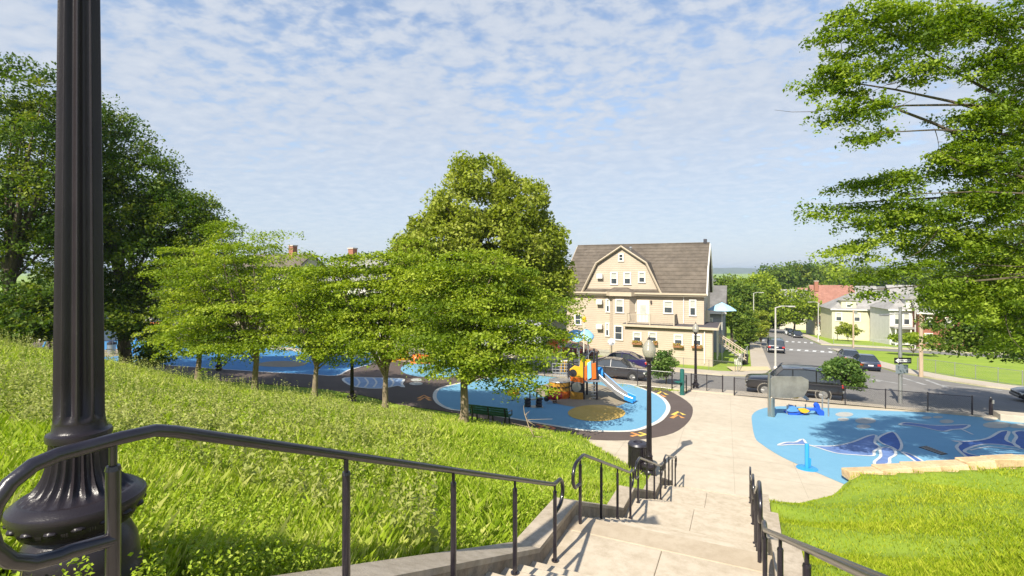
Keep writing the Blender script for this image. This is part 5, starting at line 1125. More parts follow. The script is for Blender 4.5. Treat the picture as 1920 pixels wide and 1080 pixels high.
while s < 12.8:
    Lb = rw.uniform(1.05, 1.35); (u_, v_), ang = wall_at(s + Lb / 2); x, y = uv(u_, v_); top = gz(x, y) + hs_[min(ki, 11)]; a2 = ang - TH - 0.14 + rw.uniform(-0.06, 0.08)
    for lay, hb in ((0, 0.3), (1, 0.32)):
        zc = top - hb / 2 - lay * 0.305
        bm = bmesh.new(); bmesh.ops.create_cube(bm, size=1.0)
        for v in bm.verts:
            v.co = Vector((v.co.x * Lb * (0.985), v.co.y * (0.5 if lay == 0 else 0.44), v.co.z * hb)) + Vector((rw.uniform(-.03, .03), rw.uniform(-.05, .05), rw.uniform(-.025, .025)))
        bmesh.ops.bevel(bm, geom=bm.edges[:], offset=0.025, segments=1, affect='EDGES')
        me = bpy.data.meshes.new('stone'); bm.to_mesh(me); bm.free(); me.materials.append(SAND); o = link('stone', me, wl)
        o.location = (x - ox + (lay * 0.25 * math.cos(a2)), y - oy + lay * 0.25 * math.sin(a2), zc - oz); o.rotation_euler = (0, 0, a2)
    s += Lb + 0.05; ki += 1

# ------------------------------------------------------------------ street poles and signs
def pole_light(label, p, h, arm, r=0.07, m=STEEL, arms=1):
    root = empty('street_light', (p[0], p[1], gz(*p)), 0, label, 'street light')
    mb = MB(); mb.tube([(0, 0, -0.1), (0, 0, h * .5), (0, 0, h)], [r, r * .85, r * .65], 8); mb.build('pole', m, root, smooth=True)
    mb = MB(); mb.tube([(0, 0, h - 0.05), (arm * .5, 0, h + .12), (arm, 0, h + .1)], [r * .5, r * .45, r * .4], 6); mb.build('arm', m, root)
    mb = MB(); mb.box((arm + (0.3 if arm > 0 else -0.3), 0, h + 0.08), (0.65, 0.25, 0.12)); mb.build('lamp_head', m, root, bevel=0.03)
    mb = MB(); mb.lathe([(r * 2, 0), (r * 2, 0.12), (r * 1.2, 0.3)], 10); mb.build('base', m, root)
    return root
LPM = mat('pole_pale', (0.50, 0.48, 0.44), 0.5, var=0.1, metal=0.2)
pole_light('pale street light at the street corner with its arm to the right', gp(1454, 692)[:2], 5.8, 1.2, 0.10, LPM)
pole_light('pale street light with arm to the left beside the round street tree', uv(12.6, 108), 7.2, -1.3, 0.10, LPM)
pole_light('tall pale street light with arm to the left in front of the brick house', gp(1716, 655)[:2], 7.5, -1.0, 0.11, LPM)
pole_light('small street light above the arborvitae beside the beige house', uv(1.6, 92), 8.2, 1.0, 0.09, LPM)
p_ = gp(1727, 707)[:2]; o = empty('utility_pole', (*p_, gz(*p_)), 0, 'thick tan utility pole on the far pavement right of the one way sign', 'pole')
mb = MB(); mb.tube([(0, 0, -0.1), (0, 0, 5.6)], [0.17, 0.14], 10); mb.build('shaft', mat('pole_wood', (0.42, 0.32, 0.22), 0.9, var=0.2, vscale=6, stretch=(1, 1, .1)), o)
mb = MB(); mb.lathe([(0.16, 5.6), (0.1, 5.7)], 10); mb.build('cap', mat('pole_wood', (0, 0, 0)), o)
p_ = gp(1600, 652)[:2]; o = empty('utility_pole', (*p_, gz(*p_)), 0, 'thin tan pole standing in front of the yellow house', 'pole')
mb = MB(); mb.tube([(0, 0, -0.1), (0, 0, 6.0)], [0.13, 0.10], 8); mb.build('shaft', mat('pole_wood', (0, 0, 0)), o); mb = MB(); mb.box((0.3, 0, 5.6), (0.5, .3, .3)); mb.build('box', STEEL, o)
# one way sign post
p_ = gp(1688, 757)[:2]; sg = empty('sign_post', (*p_, gz(*p_)), 0, 'grey metal pole carrying a one way arrow sign beside the street', 'sign post')
mb = MB(); mb.tube([(0, 0, -0.1), (0, 0, 3.2), (0, 0, 6.0)], [0.12, 0.105, 0.085], 12); mb.build('pole', STEEL, sg, smooth=True)
mb = MB(); mb.tube([(-0.9, 0, 5.55), (0.1, 0, 5.6), (0.5, 0, 5.6)], 0.035, 6); mb.build('arm', STEEL, sg); mb = MB(); mb.box((-1.0, 0, 5.5), (0.5, 0.2, 0.1)); mb.build('lamp_head', STEEL, sg, bevel=0.02)
sz_ = 2.70
bl_ = box_part('sign_board', (0.05, -0.14, sz_), (1.06, 0.02, 0.36), mat('sign_black', (0.012, 0.012, 0.014), 0.5), sg, 0.008)
aw = MB(); aw.prism([(-0.42, sz_), (-0.22, sz_ + 0.14), (-0.22, sz_ + 0.085), (0.52, sz_ + 0.085), (0.52, sz_ - 0.085), (-0.22, sz_ - 0.085), (-0.22, sz_ - 0.14)], 'y', -0.158, -0.152); aw.build('arrow', mat('sign_white', (0.78, 0.78, 0.76), 0.5), bl_)
cu = bpy.data.curves.new('letters', 'FONT'); cu.body = 'ONE WAY'; cu.size = 0.15; cu.align_x = 'CENTER'; cu.align_y = 'CENTER'; cu.extrude = 0.001
tmp = bpy.data.objects.new('letters_tmp', cu); COL.objects.link(tmp); dg = bpy.context.evaluated_depsgraph_get(); tm = bpy.data.meshes.new_from_object(tmp.evaluated_get(dg)); bpy.data.objects.remove(tmp)
tm.materials.clear(); tm.materials.append(mat('sign_black', (0, 0, 0))); o = link('letters', tm, bl_); o.location = (0.16, -0.164, sz_); o.rotation_euler = (R(90), 0, 0)
box_part('sign_back', (0.0, -0.13, 2.18), (0.78, 0.02, 0.56), mat('sign_backing', (0.22, 0.26, 0.29), 0.5, metal=0.3), sg, 0.01)
# bollard post with lock at the fence end
p_ = gp(1858, 781)[:2]; o = empty('bollard', (*p_, gz(*p_)), 0, 'short black post standing alone right of the fence end', 'bollard')
mb = MB(); mb.lathe([(0.09, -0.05), (0.09, 0.95), (0.06, 0.98), (0.05, 1.05), (0.02, 1.1)], 14); mb.build('shaft', BLACKP, o, smooth=30); mb = MB(); mb.box((0.02, -0.1, 0.85), (0.1, 0.06, 0.2)); mb.build('latch', STEEL, o)
# stop sign seen from behind by the yellow house
p_ = gp(1570, 638)[:2]; o = empty('sign_post', (*p_, gz(*p_)), 0, 'small pinkish octagonal sign on a dark post by the far crossing', 'sign post')
mb = MB(); mb.tube([(0, 0, -0.1), (0, 0, 2.6)], 0.06, 6); mb.build('pole', mat('post_dark', (0.06, 0.05, 0.05), 0.7), o)
mb = MB(); mb.prism([(0.42 * math.cos(a), 2.4 + 0.42 * math.sin(a)) for a in [R(22.5 + 45 * i) for i in range(8)]], 'y', -0.1, -0.07); mb.build('sign_board', mat('sign_pink', (0.62, 0.36, 0.36), 0.5), o)

# ------------------------------------------------------------------ park furniture
p_ = gp(1196, 882); tb = empty('trash_can', p_, 0.4, 'black slatted trash can beside the lamp post at the stair foot', 'trash can')
mb = MB(); mb.lathe([(0.28, 0.0), (0.30, 0.05), (0.31, 0.82), (0.33, 0.84), (0.33, 0.88)], 28); mb.build('body', BLACKP, tb, smooth=30)
mb = MB(); mb.lathe([(0.335, 0.88), (0.30, 0.94), (0.15, 0.955), (0.14, 0.90), (0.02, 0.80)], 28); mb.build('lid', mat('lid_black', (0.03, 0.028, 0.04), 0.4), tb, smooth=30)
for k in range(28):
    a = 2 * math.pi * k / 28; box_part('slat', (0.315 * math.cos(a), 0.315 * math.sin(a), 0.43), (0.012, 0.04, 0.78), BLACKP, tb, rz=a)
# bench on its slab
ba, bb_ = gp(884, 800), gp(948, 809); bd = Vector((bb_[0] - ba[0], bb_[1] - ba[1])); bang = math.atan2(bd.y, bd.x)
pdx = gpl([(880, 795), (915, 791), (968, 803), (945, 818), (872, 805)])
psl = sheet('bench_slab', pdx, 0.10, worn('slab_grey', (0.36, 0.33, 0.31), (0.42, 0.38, 0.36), (0.26, 0.24, 0.22), 1.0, 6.0), 0.2); psl['kind'] = 'structure'
bc = ((ba[0] + bb_[0]) / 2, (ba[1] + bb_[1]) / 2 + 0.1); GREENB = mat('bench_green', (0.018, 0.085, 0.055), 0.5, var=0.2, vscale=5)
bn = empty('park_bench', (*bc, gz(*bc) + 0.10), bang, 'dark green slatted park bench facing the playground, seen from behind', 'bench')
for k in range(3):
    x = (k - 1) * 0.78; mb = MB(); mb.tube([(x, 0.5, 0), (x, 0.46, 0.42), (x, 0.05, 0.44), (x, -0.08, 0.86)], 0.035, 6); mb.tube([(x, -0.05, 0), (x, 0.02, 0.44)], 0.04, 6); mb.build('leg', BLACKP, bn)
for k in range(4): box_part('seat_slat', (0, 0.12 + 0.11 * k, 0.46), (1.85, 0.09, 0.035), GREENB, bn, 0.008)
for k in range(4): box_part('back_slat', (0, 0.03 - 0.033 * k, 0.52 + 0.105 * k), (1.85, 0.03, 0.09), GREENB, bn, 0.008, rx=R(15))
for s_ in (-1, 1): mb = MB(); mb.tube([(s_ * 0.9, 0.02, 0.68), (s_ * 0.9, 0.48, 0.66), (s_ * 0.9, 0.48, 0.44)], 0.022, 6); mb.build('armrest', BLACKP, bn)
# green drinking post
p_ = gp(1279, 741); o = empty('drinking_fountain', p_, 0, 'dark green drinking fountain post beside the gate', 'fountain'); GRN = mat('fountain_green', (0.012, 0.10, 0.085), 0.45, var=0.15)
mb = MB(); mb.lathe([(0.16, 0), (0.16, 0.04), (0.13, 0.06), (0.13, 1.55), (0.12, 1.62), (0.02, 1.66)], 16); mb.build('column', GRN, o, smooth=30)
mb = MB(); mb.lathe([(0.05, 0.72), (0.2, 0.80), (0.24, 0.86), (0.22, 0.87), (0.02, 0.82)], 16, c=(-0.28, -0.1, 0)); mb.build('bowl', GRN, o, smooth=30); mb = MB(); mb.tube([(-0.28, -.1, .75), (0, 0, .66)], 0.04, 6); mb.build('bracket', GRN, o)

# play ship with slide
SW = empty('play_structure', gp(1088, 746), 0, 'orange and yellow ship shaped play structure with a metal slide', 'play structure'); K = SW.location.y / F; SW.scale = (1.12, 1.12, 1.12)
ORG = mat('plastic_orange', (0.66, 0.145, 0.018), 0.45, var=0.08, vscale=3); YLW = mat('plastic_yellow', (0.72, 0.40, 0.02), 0.45, var=0.08, vscale=3); DKM = mat('play_dark', (0.022, 0.020, 0.028), 0.5); LBL = mat('plastic_lightblue', (0.22, 0.52, 0.75), 0.45); PBL = mat('plastic_blue', (0.02, 0.22, 0.58), 0.45); AMB = mat('plastic_amber', (0.42, 0.21, 0.025), 0.55, var=0.25, vscale=6)
def S(px, py, dy=0.0): return ((px - 1088) * K, dy, (746 - py) * K)
for px, py0, py1, dy in ((1091, 749, 668, -0.6), (1113, 748, 668, -0.5), (1103, 740, 672, 0.8), (1069, 742, 668, 0.2), (1116, 740, 670, 1.0), (1080, 735, 672, 1.2)):
    mb = MB(); a = S(px, py0, dy); b = S(px, py1, dy); mb.tube([(a[0], a[1], -0.1), b], 0.055, 10); mb.sphere(b, 0.065, 8, 6); mb.build('post', DKM, SW, smooth=50)
a = S(1091, 716); mb = MB(); mb.box((S(1093, 0)[0], 0.2, 1.0), (1.5, 1.7, 0.08)); mb.build('deck', mat('deck_grey', (0.2, 0.2, 0.22), 0.7), SW, bevel=0.01)
mb = MB(); c_ = S(1053, 740); mb.lathe([(0.46, 0.04), (0.54, 0.18), (0.56, 0.48)], 28, c=(c_[0], -0.2, 0)); mb.build('tub_base', ORG, SW, smooth=40)
mb = MB(); mb.lathe([(0.565, 0.49), (0.56, 0.92), (0.52, 0.94), (0.50, 0.60)], 28, c=(c_[0], -0.2, 0)); mb.build('tub_rim', AMB, SW, smooth=40)
for k in range(9):
    a = math.pi + math.pi * k / 9; box_part('tub_plank_line', (c_[0] + 0.566 * math.cos(a), -0.2 + 0.566 * math.sin(a), 0.70), (0.02, 0.15, 0.05 if k % 2 else 0.08), DKM, SW, rz=a)
mb = MB(); mb.lathe([(0.57, 0.93), (0.59, 0.96), (0.57, 0.99), (0.52, 0.97)], 28, c=(c_[0], -0.2, 0)); mb.build('tub_ring', STEEL, SW, smooth=40)
def plate(name, pts, y0, y1, m, hole=None):
    mb = MB(); mb.prism([(S(*p)[0], S(*p)[2]) for p in pts], 'y', y0, y1); o = mb.build(name, m, SW, bevel=0.015); return o
plate('yellow_panel', [(1069, 712), (1068, 694), (1076, 688), (1084, 690), (1086, 678), (1090, 678), (1090, 716), (1075, 712)], -0.66, -0.60, YLW)
o = plate('lower_orange_panel', [(1069, 713), (1090, 717), (1090, 708), (1069, 706)], -0.69, -0.665, ORG)
mb = MB(); c2 = S(1073, 700); mb.lathe([(0.10, -0.01), (0.19, -0.01), (0.19, 0.02), (0.10, 0.02)], 20); o = mb.build('porthole', DKM, SW, smooth=40); o.location = (c2[0], -0.68, c2[2]); o.rotation_euler = (R(90), 0, 0)
plate('orange_panel', [(1091, 717), (1091, 692), (1096, 688), (1097, 715)], -0.64, -0.58, ORG)
plate('light_blue_panel', [(1097, 712), (1097, 684), (1103, 681), (1104, 708)], -0.62, -0.56, LBL)
plate('yellow_top_panel', [(1091, 690), (1092, 678), (1102, 679), (1103, 686), (1097, 688)], -0.60, -0.55, YLW)
plate('orange_side_panel', [(1103, 712), (1103, 686), (1111, 684), (1112, 710)], -0.56, -0.50, ORG)
plate('dark_panel', [(1070, 730), (1070, 714), (1090, 718), (1090, 732)], -0.64, -0.58, DKM)
mb = MB(); mb.lathe([(0.17, -0.01), (0.24, -0.01), (0.24, 0.02), (0.17, 0.02)], 20); c2 = S(1079, 723); o = mb.build('steering_wheel', STEEL, SW); o.location = (c2[0], -0.66, c2[2]); o.rotation_euler = (R(90), 0, 0)
plate('amber_panel', [(1069, 744), (1069, 730), (1090, 733), (1090, 748)], -0.66, -0.58, AMB)
for k in range(5):
    y = 690 + k * 5; mb = MB(); mb.tube([S(1041, y, 0.3), S(1069, y + 1, 0.3)], 0.02, 5); mb.build('net_rope', STEEL, SW)
for k in range(5):
    x = 1042 + k * 6; mb = MB(); mb.tube([S(x, 689, 0.3), S(x, 712, 0.3)], 0.02, 5); mb.build('net_rope', STEEL, SW)
for k in range(6): mb = MB(); mb.tube([S(1056 + k * 3, 690, 0.9), S(1056 + k * 3, 708, 0.9)], 0.022, 5); mb.build('baluster', YLW, SW)
mb = MB(); mb.tube([S(1056, 690, 0.9), S(1074, 689, 0.9)], 0.03, 6); mb.build('guard_rail', WHT, SW)
for k in range(5): mb = MB(); mb.tube([S(1104, 742 - k * 5, -0.5), S(1112, 742 - k * 5, -0.5)], 0.025, 6); mb.build('ladder_rung', STEEL, SW)
mb = MB(); mb.tube([S(1106, 749, -0.52), S(1108, 716, -0.5)], 0.03, 6); mb.build('ladder_side', STEEL, SW)
# mast and wind spinner
mb = MB(); mb.tube([S(1091, 675, -0.6), S(1092, 612, -0.6)], 0.03, 8); mb.build('mast', mat('mast_cream', (0.62, 0.58, 0.48), 0.5), SW)
mb = MB(); mb.lathe([(0.03, 0), (0.09, 0.05), (0.10, 0.25), (0.04, 0.32)], 12, c=S(1092, 618, -0.6)); mb.build('mast_top', YLW, SW, smooth=40)
mb = MB(); mb.tube([S(1084, 674, 0.2), S(1084, 664, 0.2)], 0.025, 6); mb.tube([S(1093, 678, -.5), S(1108, 668, 0.2), S(1113, 672, 0.6)], 0.03, 6); mb.build('grab_bar', STEEL, SW)
# slide chute
sl = [S(1112, 708, 0.1), S(1122, 713, -0.1), S(1136, 725, -0.4), S(1148, 735, -0.7), S(1158, 741, -0.9), S(1170, 745, -1.1)]
mb = MB(); vs = []; fs = []; prv = None
for i, p in enumerate(sl):
    q = sl[min(i + 1, len(sl) - 1)]; p0 = sl[max(i - 1, 0)]; t = Vector((q[0] - p0[0], q[1] - p0[1], 0)).normalized(); nn = Vector((-t.y, t.x, 0)); w = 0.30
    for a, h_ in ((w, 0.24), (w, 0.0), (-w, 0.0), (-w, 0.24)): vs.append(Vector(p) + nn * a + Vector((0, 0, h_ + 0.04)))
for i in range(len(sl) - 1):
    for j in range(3): fs.append((4 * i + j, 4 * i + j + 1, 4 * i + j + 5, 4 * i + j + 4))
for a_, b_ in ((0, 4), (4, 5)):
    mb = MB(); mb.add(vs[4 * a_:4 * b_ + 4], [tuple(i - 4 * a_ for i in f) for f in fs if a_ <= f[0] // 4 < b_]); o = mb.build('slide_chute' if a_ == 0 else 'slide_end', mat('slide_steel', (0.26, 0.26, 0.27), 0.5, metal=0.35) if a_ == 0 else PBL, SW); sm_ = o.modifiers.new('solid', 'SOLIDIFY'); sm_.thickness = 0.03
for s_ in (0, 3):
    mb = MB(); mb.tube([vs[4 * i + s_] for i in range(6)], 0.03, 6); mb.build('slide_edge', STEEL if s_ else PBL, SW)
mb = MB(); mb.tube([S(1160, 746, -0.9), S(1160, 741, -0.9)], 0.04, 6); mb.build('slide_foot', STEEL, SW)
mb = MB(); mb.lathe([(0.34, -0.35), (0.34, 0.35)], 16, cap=False); o = mb.build('slide_hood', PBL, SW); o.location = S(1114, 706, 0.15); o.rotation_euler = (0, R(90), 0)
# red rider, seesaw cart and small riders
p_ = gp(1040, 757); o = empty('spring_rider', p_, 0.2, 'red motorbike spring rider left of the yellow disc', 'spring rider')
mb = MB(); mb.lathe([(0.02, -0.42), (0.16, -0.36), (0.2, -0.1), (0.2, 0.25), (0.14, 0.40), (0.02, 0.44)], 16); b_ = mb.build('body', mat('rider_red', (0.42, 0.015, 0.02), 0.4), o, smooth=True); b_.location = (0, 0, 0.42); b_.rotation_euler = (0, R(90), 0)
mb = MB(); mb.tube([(-0.32, 0, 0.5), (-0.42, 0, 0.95)], 0.04, 6); mb.tube([(-0.42, -0.2, 0.95), (-0.42, 0.2, 0.95)], 0.025, 6); mb.build('handlebar', DKM, o)
mb = MB(); mb.tube([(0.1 * math.cos(t), 0.1 * math.sin(t), 0.26 * t / 18.8) for t in np.linspace(0, 18.8, 40)], 0.02, 5); mb.build('spring', DKM, o)
mb = MB(); mb.sphere((-0.45, 0, 0.3), (0.16, 0.06, 0.16), 12, 8); mb.build('front_wheel', DKM, o)
p_ = gp(1000, 764); o = empty('seesaw', p_, 0.1, 'dark spring seesaw on a grey plate, left of the red rider', 'seesaw')
mb = MB(); mb.box((0, 0, 0.03), (1.0, 0.5, 0.04)); mb.build('plate', STEEL, o); 
for s_ in (-1, 1):
    mb = MB(); mb.lathe([(0.16, 0.05), (0.18, 0.12), (0.15, 0.2), (0.18, 0.28), (0.15, 0.36), (0.17, 0.42)], 14, c=(s_ * 0.3, 0, 0)); mb.build('spring', DKM, o); mb = MB(); mb.box((s_ * 0.32, 0, 0.46), (0.34, 0.32, 0.06)); mb.build('seat', DKM, o, bevel=0.02); mb = MB(); mb.tube([(s_ * .18, -.14, .46), (s_ * .18, -.14, .8), (s_ * .18, .14, .8), (s_ * .18, .14, .46)], 0.02, 5); mb.build('handle', DKM, o)
mb = MB(); mb.box((0, 0, 0.42), (0.7, 0.14, 0.05)); mb.build('beam', STEEL, o)
p_ = gp(962, 752); o = empty('spring_rider', p_, 0.0, 'small yellow spring rider under the overhanging leaves', 'spring rider')
mb = MB(); mb.sphere((0, 0, 0.45), (0.36, 0.16, 0.2), 14, 8); mb.build('body', YLW, o, smooth=True); mb = MB(); mb.tube([(0.09 * math.cos(t), 0.09 * math.sin(t), 0.3 * t / 18.8) for t in np.linspace(0, 18.8, 40)], 0.02, 5); mb.build('spring', DKM, o); mb = MB(); mb.sphere((0.3, 0, 0.66), 0.12, 10, 8); mb.build('head', YLW, o, smooth=True)
# leaf shaped shades on posts
LBF = mat('shade_blue', (0.26, 0.55, 0.80), 0.6); 
def shade(label, px, py, d, w, h_, m, posts, tilt):
    X, Y_ = (px - 960) / F * d, d; z0 = gz(X, Y_); root = empty('leaf_shade', (X, Y_, z0), 0, label, 'shade', 'leaf shades over the playground'); zt = EYE - (py - HOR) / F * d - z0
    for q in posts: mb = MB(); mb.tube([(q, 0, -0.1), (q * .6, 0, zt - 0.05)], 0.05, 8); mb.build('post', STEEL, root)
    n = 14; vs = []; fs = []
    for i in range(n + 1):
        t = i / n; x = (t - 0.5) * w; hw = 0.5 * h_ * math.sin(math.pi * min(max(t, .02), .98)) ** 0.7
        for j in range(7):
            s_ = (j - 3) / 3; vs.append((x, s_ * hw, zt + 0.28 * (1 - s_ * s_) * (1 - (2 * t - 1) ** 2) + tilt * x - 0.35 * s_ * hw * -1))
    for i in range(n):
        for j in range(6): fs.append((i * 7 + j, i * 7 + j + 1, (i + 1) * 7 + j + 1, (i + 1) * 7 + j))
    mb = MB(); mb.add(vs, fs); o = mb.build('canopy', m, root, smooth=True); sm_ = o.modifiers.new('solid', 'SOLIDIFY'); sm_.thickness = 0.04
    mb = MB(); mb.tube([(-w / 2, 0, zt + 0.0 - tilt * w / 2), (0, 0, zt + 0.25), (w / 2, 0, zt + tilt * w / 2)], 0.03, 6); mb.build('rib', STEEL, root)
shade('larger pale blue leaf shade above the play ship', 1080, 629, 38.5, 1.5, 1.9, LBF, (0.3,), 0.08)
shade('smaller pale blue leaf shade to the right of the mast', 1101, 628, 37.5, 1.0, 1.9, LBF, (0.1,), -0.1)
shade('orange leaf shade left of the blue shades', 1056, 635, 38.5, 1.3, 1.2, ORG, (-0.2,), 0.05)
shade('orange shade half hidden in the leaves at left of the play ship', 1036, 643, 39, 1.0, 1.0, ORG, (0.0,), 0.05)
# round play domes in the middle playground
def dome(label, px, py, m, r=0.75, h_=0.9):
    p_ = gp(px, py); o = empty('play_dome', p_, 0, label, 'play dome', 'play domes of the middle playground'); mb = MB(); mb.lathe([(r, -0.02), (r, h_ * .3), (r * .93, h_ * .62), (r * .72, h_ * .88), (r * .3, h_), (0.02, h_ * 1.02)], 22); mb.build('shell', m, o, smooth=True)
    for k in range(3):
        a = -math.pi / 2 + (k - 1) * 0.7; mb = MB(); mb.lathe([(0.09, -.01), (0.15, -.01), (0.15, .03), (0.09, .03)], 12); q = mb.build('grip', DKM, o); q.location = (r * 0.97 * math.cos(a), r * .97 * math.sin(a), h_ * .45); q.rotation_euler = (R(90), 0, a + math.pi / 2)
dome('yellow play dome behind the forked young tree, left one', 731, 677, YLW); dome('amber play dome behind the forked young tree, right one', 752, 676, mat('plastic_deep_yellow', (0.75, 0.30, 0.01), 0.45)); dome('orange play dome left of the big playground loop', 783, 681, ORG, .6, .8); dome('orange red play dome at the right end of the middle playground', 800, 682, mat('plastic_red_orange', (0.62, 0.09, 0.015), 0.45), .6, .8)
# swing frame with orange beam
pL, pR = gp(180, 668), gp(264, 668); o = empty('swing_frame', pL, 0, 'swing frame with long orange top beam and blue legs at far left', 'swing'); dv_ = Vector(pR) - Vector(pL); hz = (668 - 606) / F * pR[1]
mb = MB(); mb.tube([(-4, 0.3, hz), (dv_.x + 2.1, dv_.y - 0.2, hz + dv_.z)], 0.075, 10); mb.build('beam', ORG, o)
for s_ in (-0.7, 0.7):
    mb = MB(); mb.tube([(dv_.x + s_ * 0.4, dv_.y + s_, dv_.z), (dv_.x, dv_.y, hz + dv_.z)], 0.07, 8); mb.build('leg', PBL, o); mb = MB(); mb.tube([(-3.6 + s_ * 0.4, s_, 0), (-3.6, 0.3, hz)], 0.07, 8); mb.build('leg', PBL, o)
for k in range(2):
    x = dv_.x * (0.35 + 0.3 * k)
    for s_ in (-.22, .22): mb = MB(); mb.tube([(x + s_, 0.1, hz), (x + s_, 0.1, 0.55)], 0.012, 4); mb.build('chain', STEEL, o)
    mb = MB(); mb.box((x, 0.1, 0.53), (0.5, 0.2, 0.04)); mb.build('swing_seat', DKM, o)
p_ = gp(209, 665); o = empty('litter_bin', p_, 0, 'grey litter bin at far left beside the foreground lamp shaft', 'bin'); mb = MB(); mb.lathe([(0.26, 0), (0.3, 0.8), (0.31, 0.84)], 18); mb.build('body', STEEL, o, smooth=30); mb = MB(); mb.lathe([(0.32, 0.84), (0.3, 1.0), (0.1, 1.1), (0.02, 1.1)], 18); mb.build('lid', DKM, o, smooth=30)
# splash features
p_ = gp(1513, 880); o = empty('spray_post', p_, 0, 'slim bright blue spray post on the near part of the splash pad', 'spray post'); SPB = mat('spray_blue', (0.03, 0.27, 0.60), 0.35)
mb = MB(); mb.lathe([(0.34, 0.0), (0.34, 0.05), (0.31, 0.06), (0.07, 0.065)], 24); mb.build('base_plate', SPB, o, smooth=30); mb = MB(); mb.lathe([(0.072, 0.06), (0.07, 0.86), (0.055, 0.90), (0.02, 0.91)], 16); mb.build('post', SPB, o, smooth=30)
mb = MB(); mb.prism([(0.05, 0.08), (0.13, 0.10), (0.14, 0.38), (0.06, 0.42)], 'y', -0.03, 0.03); mb.build('valve_box', SPB, o, bevel=0.01)
p_ = gp(1445, 782); KS = p_[1] / F; o = empty('water_feature', p_, 0, 'tall steel column carrying a large translucent grey spray panel', 'water feature')
mb = MB(); mb.lathe([(0.15, -0.02), (0.15, 1.0), (0.12, 1.02), (0.11, 1.05)], 18, c=(0.05, 0, 0)); mb.build('column', mat('brushed_steel', (0.45, 0.42, 0.36), 0.3, metal=0.9), o, smooth=30)
mb = MB(); mb.tube([(-0.08, 0, -0.02), (-0.08, 0, 2.3)], 0.07, 10); mb.build('upright', mat('brushed_steel', (0, 0, 0)), o, smooth=True)
mb = MB(); mb.prism([(-0.02, 1.02), (-0.02, 2.0), (0.2, 2.12), (1.6, 2.10), (1.95, 1.92), (1.95, 1.5), (1.7, 1.05), (0.9, 0.98)], 'y', -0.02, 0.02); mb.build('spray_panel', mat('panel_grey', (0.30, 0.285, 0.25), 0.3, metal=0.4, var=0.25, vscale=1.5), o)
p_ = gp(1508, 778); o = empty('dolphin_rider', p_, 0, 'blue and yellow wave shaped water play piece on steel legs', 'water feature'); DK_ = mat('wave_blue', (0.02, 0.09, 0.50), 0.35); LB_ = mat('wave_lightblue', (0.10, 0.27, 0.62), 0.35)
def V8(px, py): return ((px - 1508) * KS, (778 - py) * KS)
def wave(name, pts, y0, y1, m): mb = MB(); mb.prism(smooth_poly([V8(1400 + x / 9, 700 + y / 9) for x, y in pts], 3), 'y', y0, y1); return mb.build(name, m, o, bevel=0.02)
wave('light_fin', [(650, 520), (690, 505), (750, 520), (790, 570), (820, 610), (700, 625), (620, 605), (660, 570)], -0.32, -0.2, LB_)
wave('lower_hull', [(660, 640), (800, 640), (940, 645), (1000, 620), (1010, 600), (930, 670), (830, 690), (680, 680)], -0.25, 0.25, DK_)
wave('yellow_shell', [(820, 575), (900, 560), (985, 585), (990, 610), (930, 640), (850, 620)], -0.36, -0.22, YLW)
wave('tail_fin', [(1010, 590), (1140, 580), (1135, 520), (1180, 480), (1220, 540), (1225, 585), (1290, 630), (1280, 715), (1200, 690), (1140, 620), (1020, 615)], -0.15, 0.05, DK_)
wave('arch', [(760, 420), (800, 330), (870, 300), (960, 330), (1060, 400), (1110, 450), (1080, 470), (960, 400), (880, 350), (820, 380), (790, 430)], 0.25, 0.33, mat('arch_grey', (0.40, 0.40, 0.40), 0.4, metal=0.3))
wave('arch_cap', [(790, 310), (830, 275), (900, 275), (935, 310), (880, 325)], 0.20, 0.38, YLW); wave('lower_cap', [(780, 400), (840, 375), (910, 395), (900, 430), (820, 430)], 0.18, 0.30, YLW)
for px, y_ in ((1473, -.1), (1489, -.1), (1543, 0.0), (1548, -.3)): x_ = V8(px, 0)[0]; mb = MB(); mb.tube([(x_, y_, -0.03), (x_, y_, 0.55 if px < 1500 else 0.95)], 0.035, 8); mb.build('leg', STEEL, o)
for px, xx in ((1482, 740), (1484, 420)): mb = MB(); a = V8(1484, 748); mb.tube([(a[0] + (0 if xx > 500 else .9), 0.29, 0.5), (a[0] + (0 if xx > 500 else .9), 0.29, -0.03)], 0.03, 6); mb.build('arch_leg', STEEL, o)
# bins in the corner yard, dead branch in the grass, sandwich board
for k, (px, py, c, lab) in enumerate([(1384, 684, WHT, 'white wheeled bin in the corner yard'), (1395, 683, mat('bin_dark', (0.03, 0.025, 0.025), 0.6), 'dark box bin in the corner yard beside the white one')]):
    p_ = gp(px, py); o = empty('wheeled_bin', p_, 0.2, lab, 'bin'); mb = MB(); mb.add([(-.25, -.25, 0), (.25, -.25, 0), (.25, .25, 0), (-.25, .25, 0), (-.3, -.32, .9), (.3, -.32, .9), (.3, .3, 1.0), (-.3, .3, 1.0)], [(0, 3, 2, 1), (4, 5, 6, 7), (0, 1, 5, 4), (1, 2, 6, 5), (2, 3, 7, 6), (3, 0, 4, 7)]); mb.build('body', c, o, bevel=0.03); mb = MB(); mb.box((0, 0, 1.0), (0.66, 0.7, 0.06)); mb.build('lid', c, o, bevel=0.02)
x_, y_ = (996 - 960) / F * 16.5, 16.5; o = empty('dead_branch', (x_, y_, tz(x_, y_)), 0, 'dry fallen branch standing in the grass below the bench', 'branch'); mb = MB(); r5 = np.random.default_rng(3)
main = [np.array((0.1, 0, 0.0)), np.array((-0.08, 0, 0.35)), np.array((-0.22, 0.05, 0.75)), np.array((-0.25, 0.05, 1.0))]; mb.tube(main, [0.02, 0.016, 0.011, 0.006], 5)
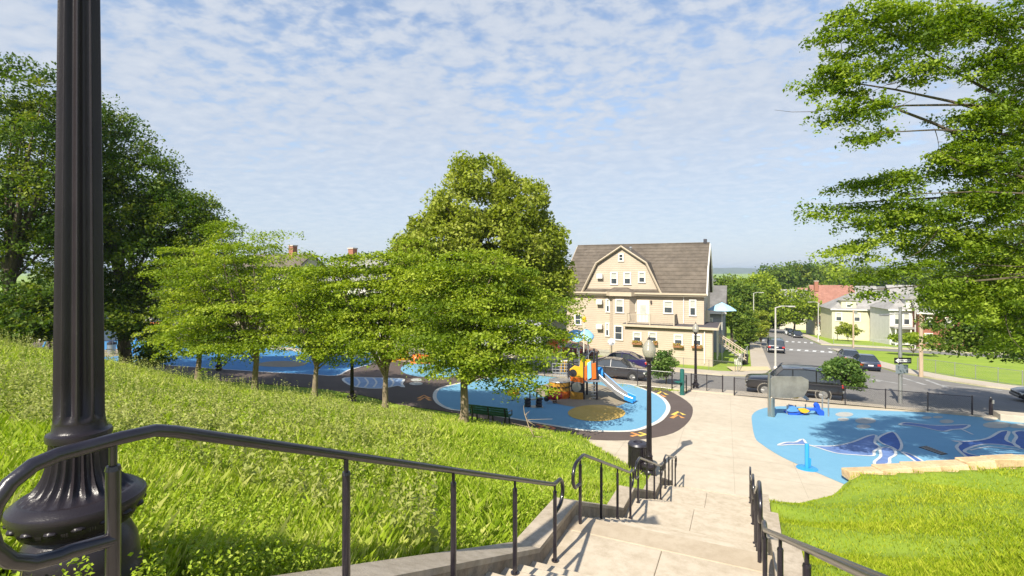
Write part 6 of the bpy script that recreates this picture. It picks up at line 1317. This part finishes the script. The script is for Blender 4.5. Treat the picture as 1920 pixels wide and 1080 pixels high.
for k in range(16): s_ = main[0] + (main[2] - main[0]) * r5.random(); mb.tube([s_, s_ + r5.normal(size=3) * (0.25, 0.2, 0.12) + np.array((0, 0, .05))], [0.007, 0.003], 4)
mb.build('twigs', mat('dead_wood', (0.36, 0.27, 0.17), 0.9), o)['kind'] = 'stuff'
# concrete block at the right edge
p_ = gp(1905, 790)[:2]; o = box_part('concrete_block', (p_[0], p_[1], gz(*p_) + 0.18), (1.6, 0.9, 0.45), SIDE, None, 0.03, rz=-TH); tag(o, 'low pale concrete block at the right edge beside the splash pad', 'block')
# distant hills on the horizon
hm = worn('far_hills', (0.05, 0.085, 0.03), (0.07, 0.10, 0.04), (0.16, 0.14, 0.12), 0.004, 0.02, 1.0, 0.0, 1)
N = 90; xs_ = np.linspace(-5200, 6500, N); prof_h = 26 + 10 * np.sin(xs_ * 0.0011 + 0.7) + 6 * np.sin(xs_ * 0.0043) + 2.5 * np.sin(xs_ * 0.017)
V = []; Q = []
for i in range(N):
    for (dy, f) in ((-500, 0.0), (-180, 0.7), (0, 1.0), (300, 0.5), (600, 0)): V.append((xs_[i], 4300 + dy, -13 + (prof_h[i] + 12) * f))
for i in range(N - 1):
    for j in range(4): Q.append((5 * i + j, 5 * (i + 1) + j, 5 * (i + 1) + j + 1, 5 * i + j + 1))
o = link('hills', np_mesh('hills', np.array(V), np.array(Q), hm, True)); o['kind'] = 'structure'

# ------------------------------------------------------------------ the air: thin even haze round everything but the sky
hz_ = MB(); hz_.box((0, 2350, 16), (14000, 5500, 62)); hz = hz_.build('haze', mat('haze_air', (1, 1, 1)), None); hz['kind'] = 'stuff'
hmat = MATS['haze_air']; ht = hmat.node_tree; ht.nodes.clear(); pv = ht.nodes.new('ShaderNodeVolumePrincipled'); pv.inputs['Color'].default_value = (0.70, 0.84, 1.0, 1); pv.inputs['Density'].default_value = 0.00018; pv.inputs['Anisotropy'].default_value = 0.2
oo = ht.nodes.new('ShaderNodeOutputMaterial'); ht.links.new(pv.outputs[0], oo.inputs['Volume'])
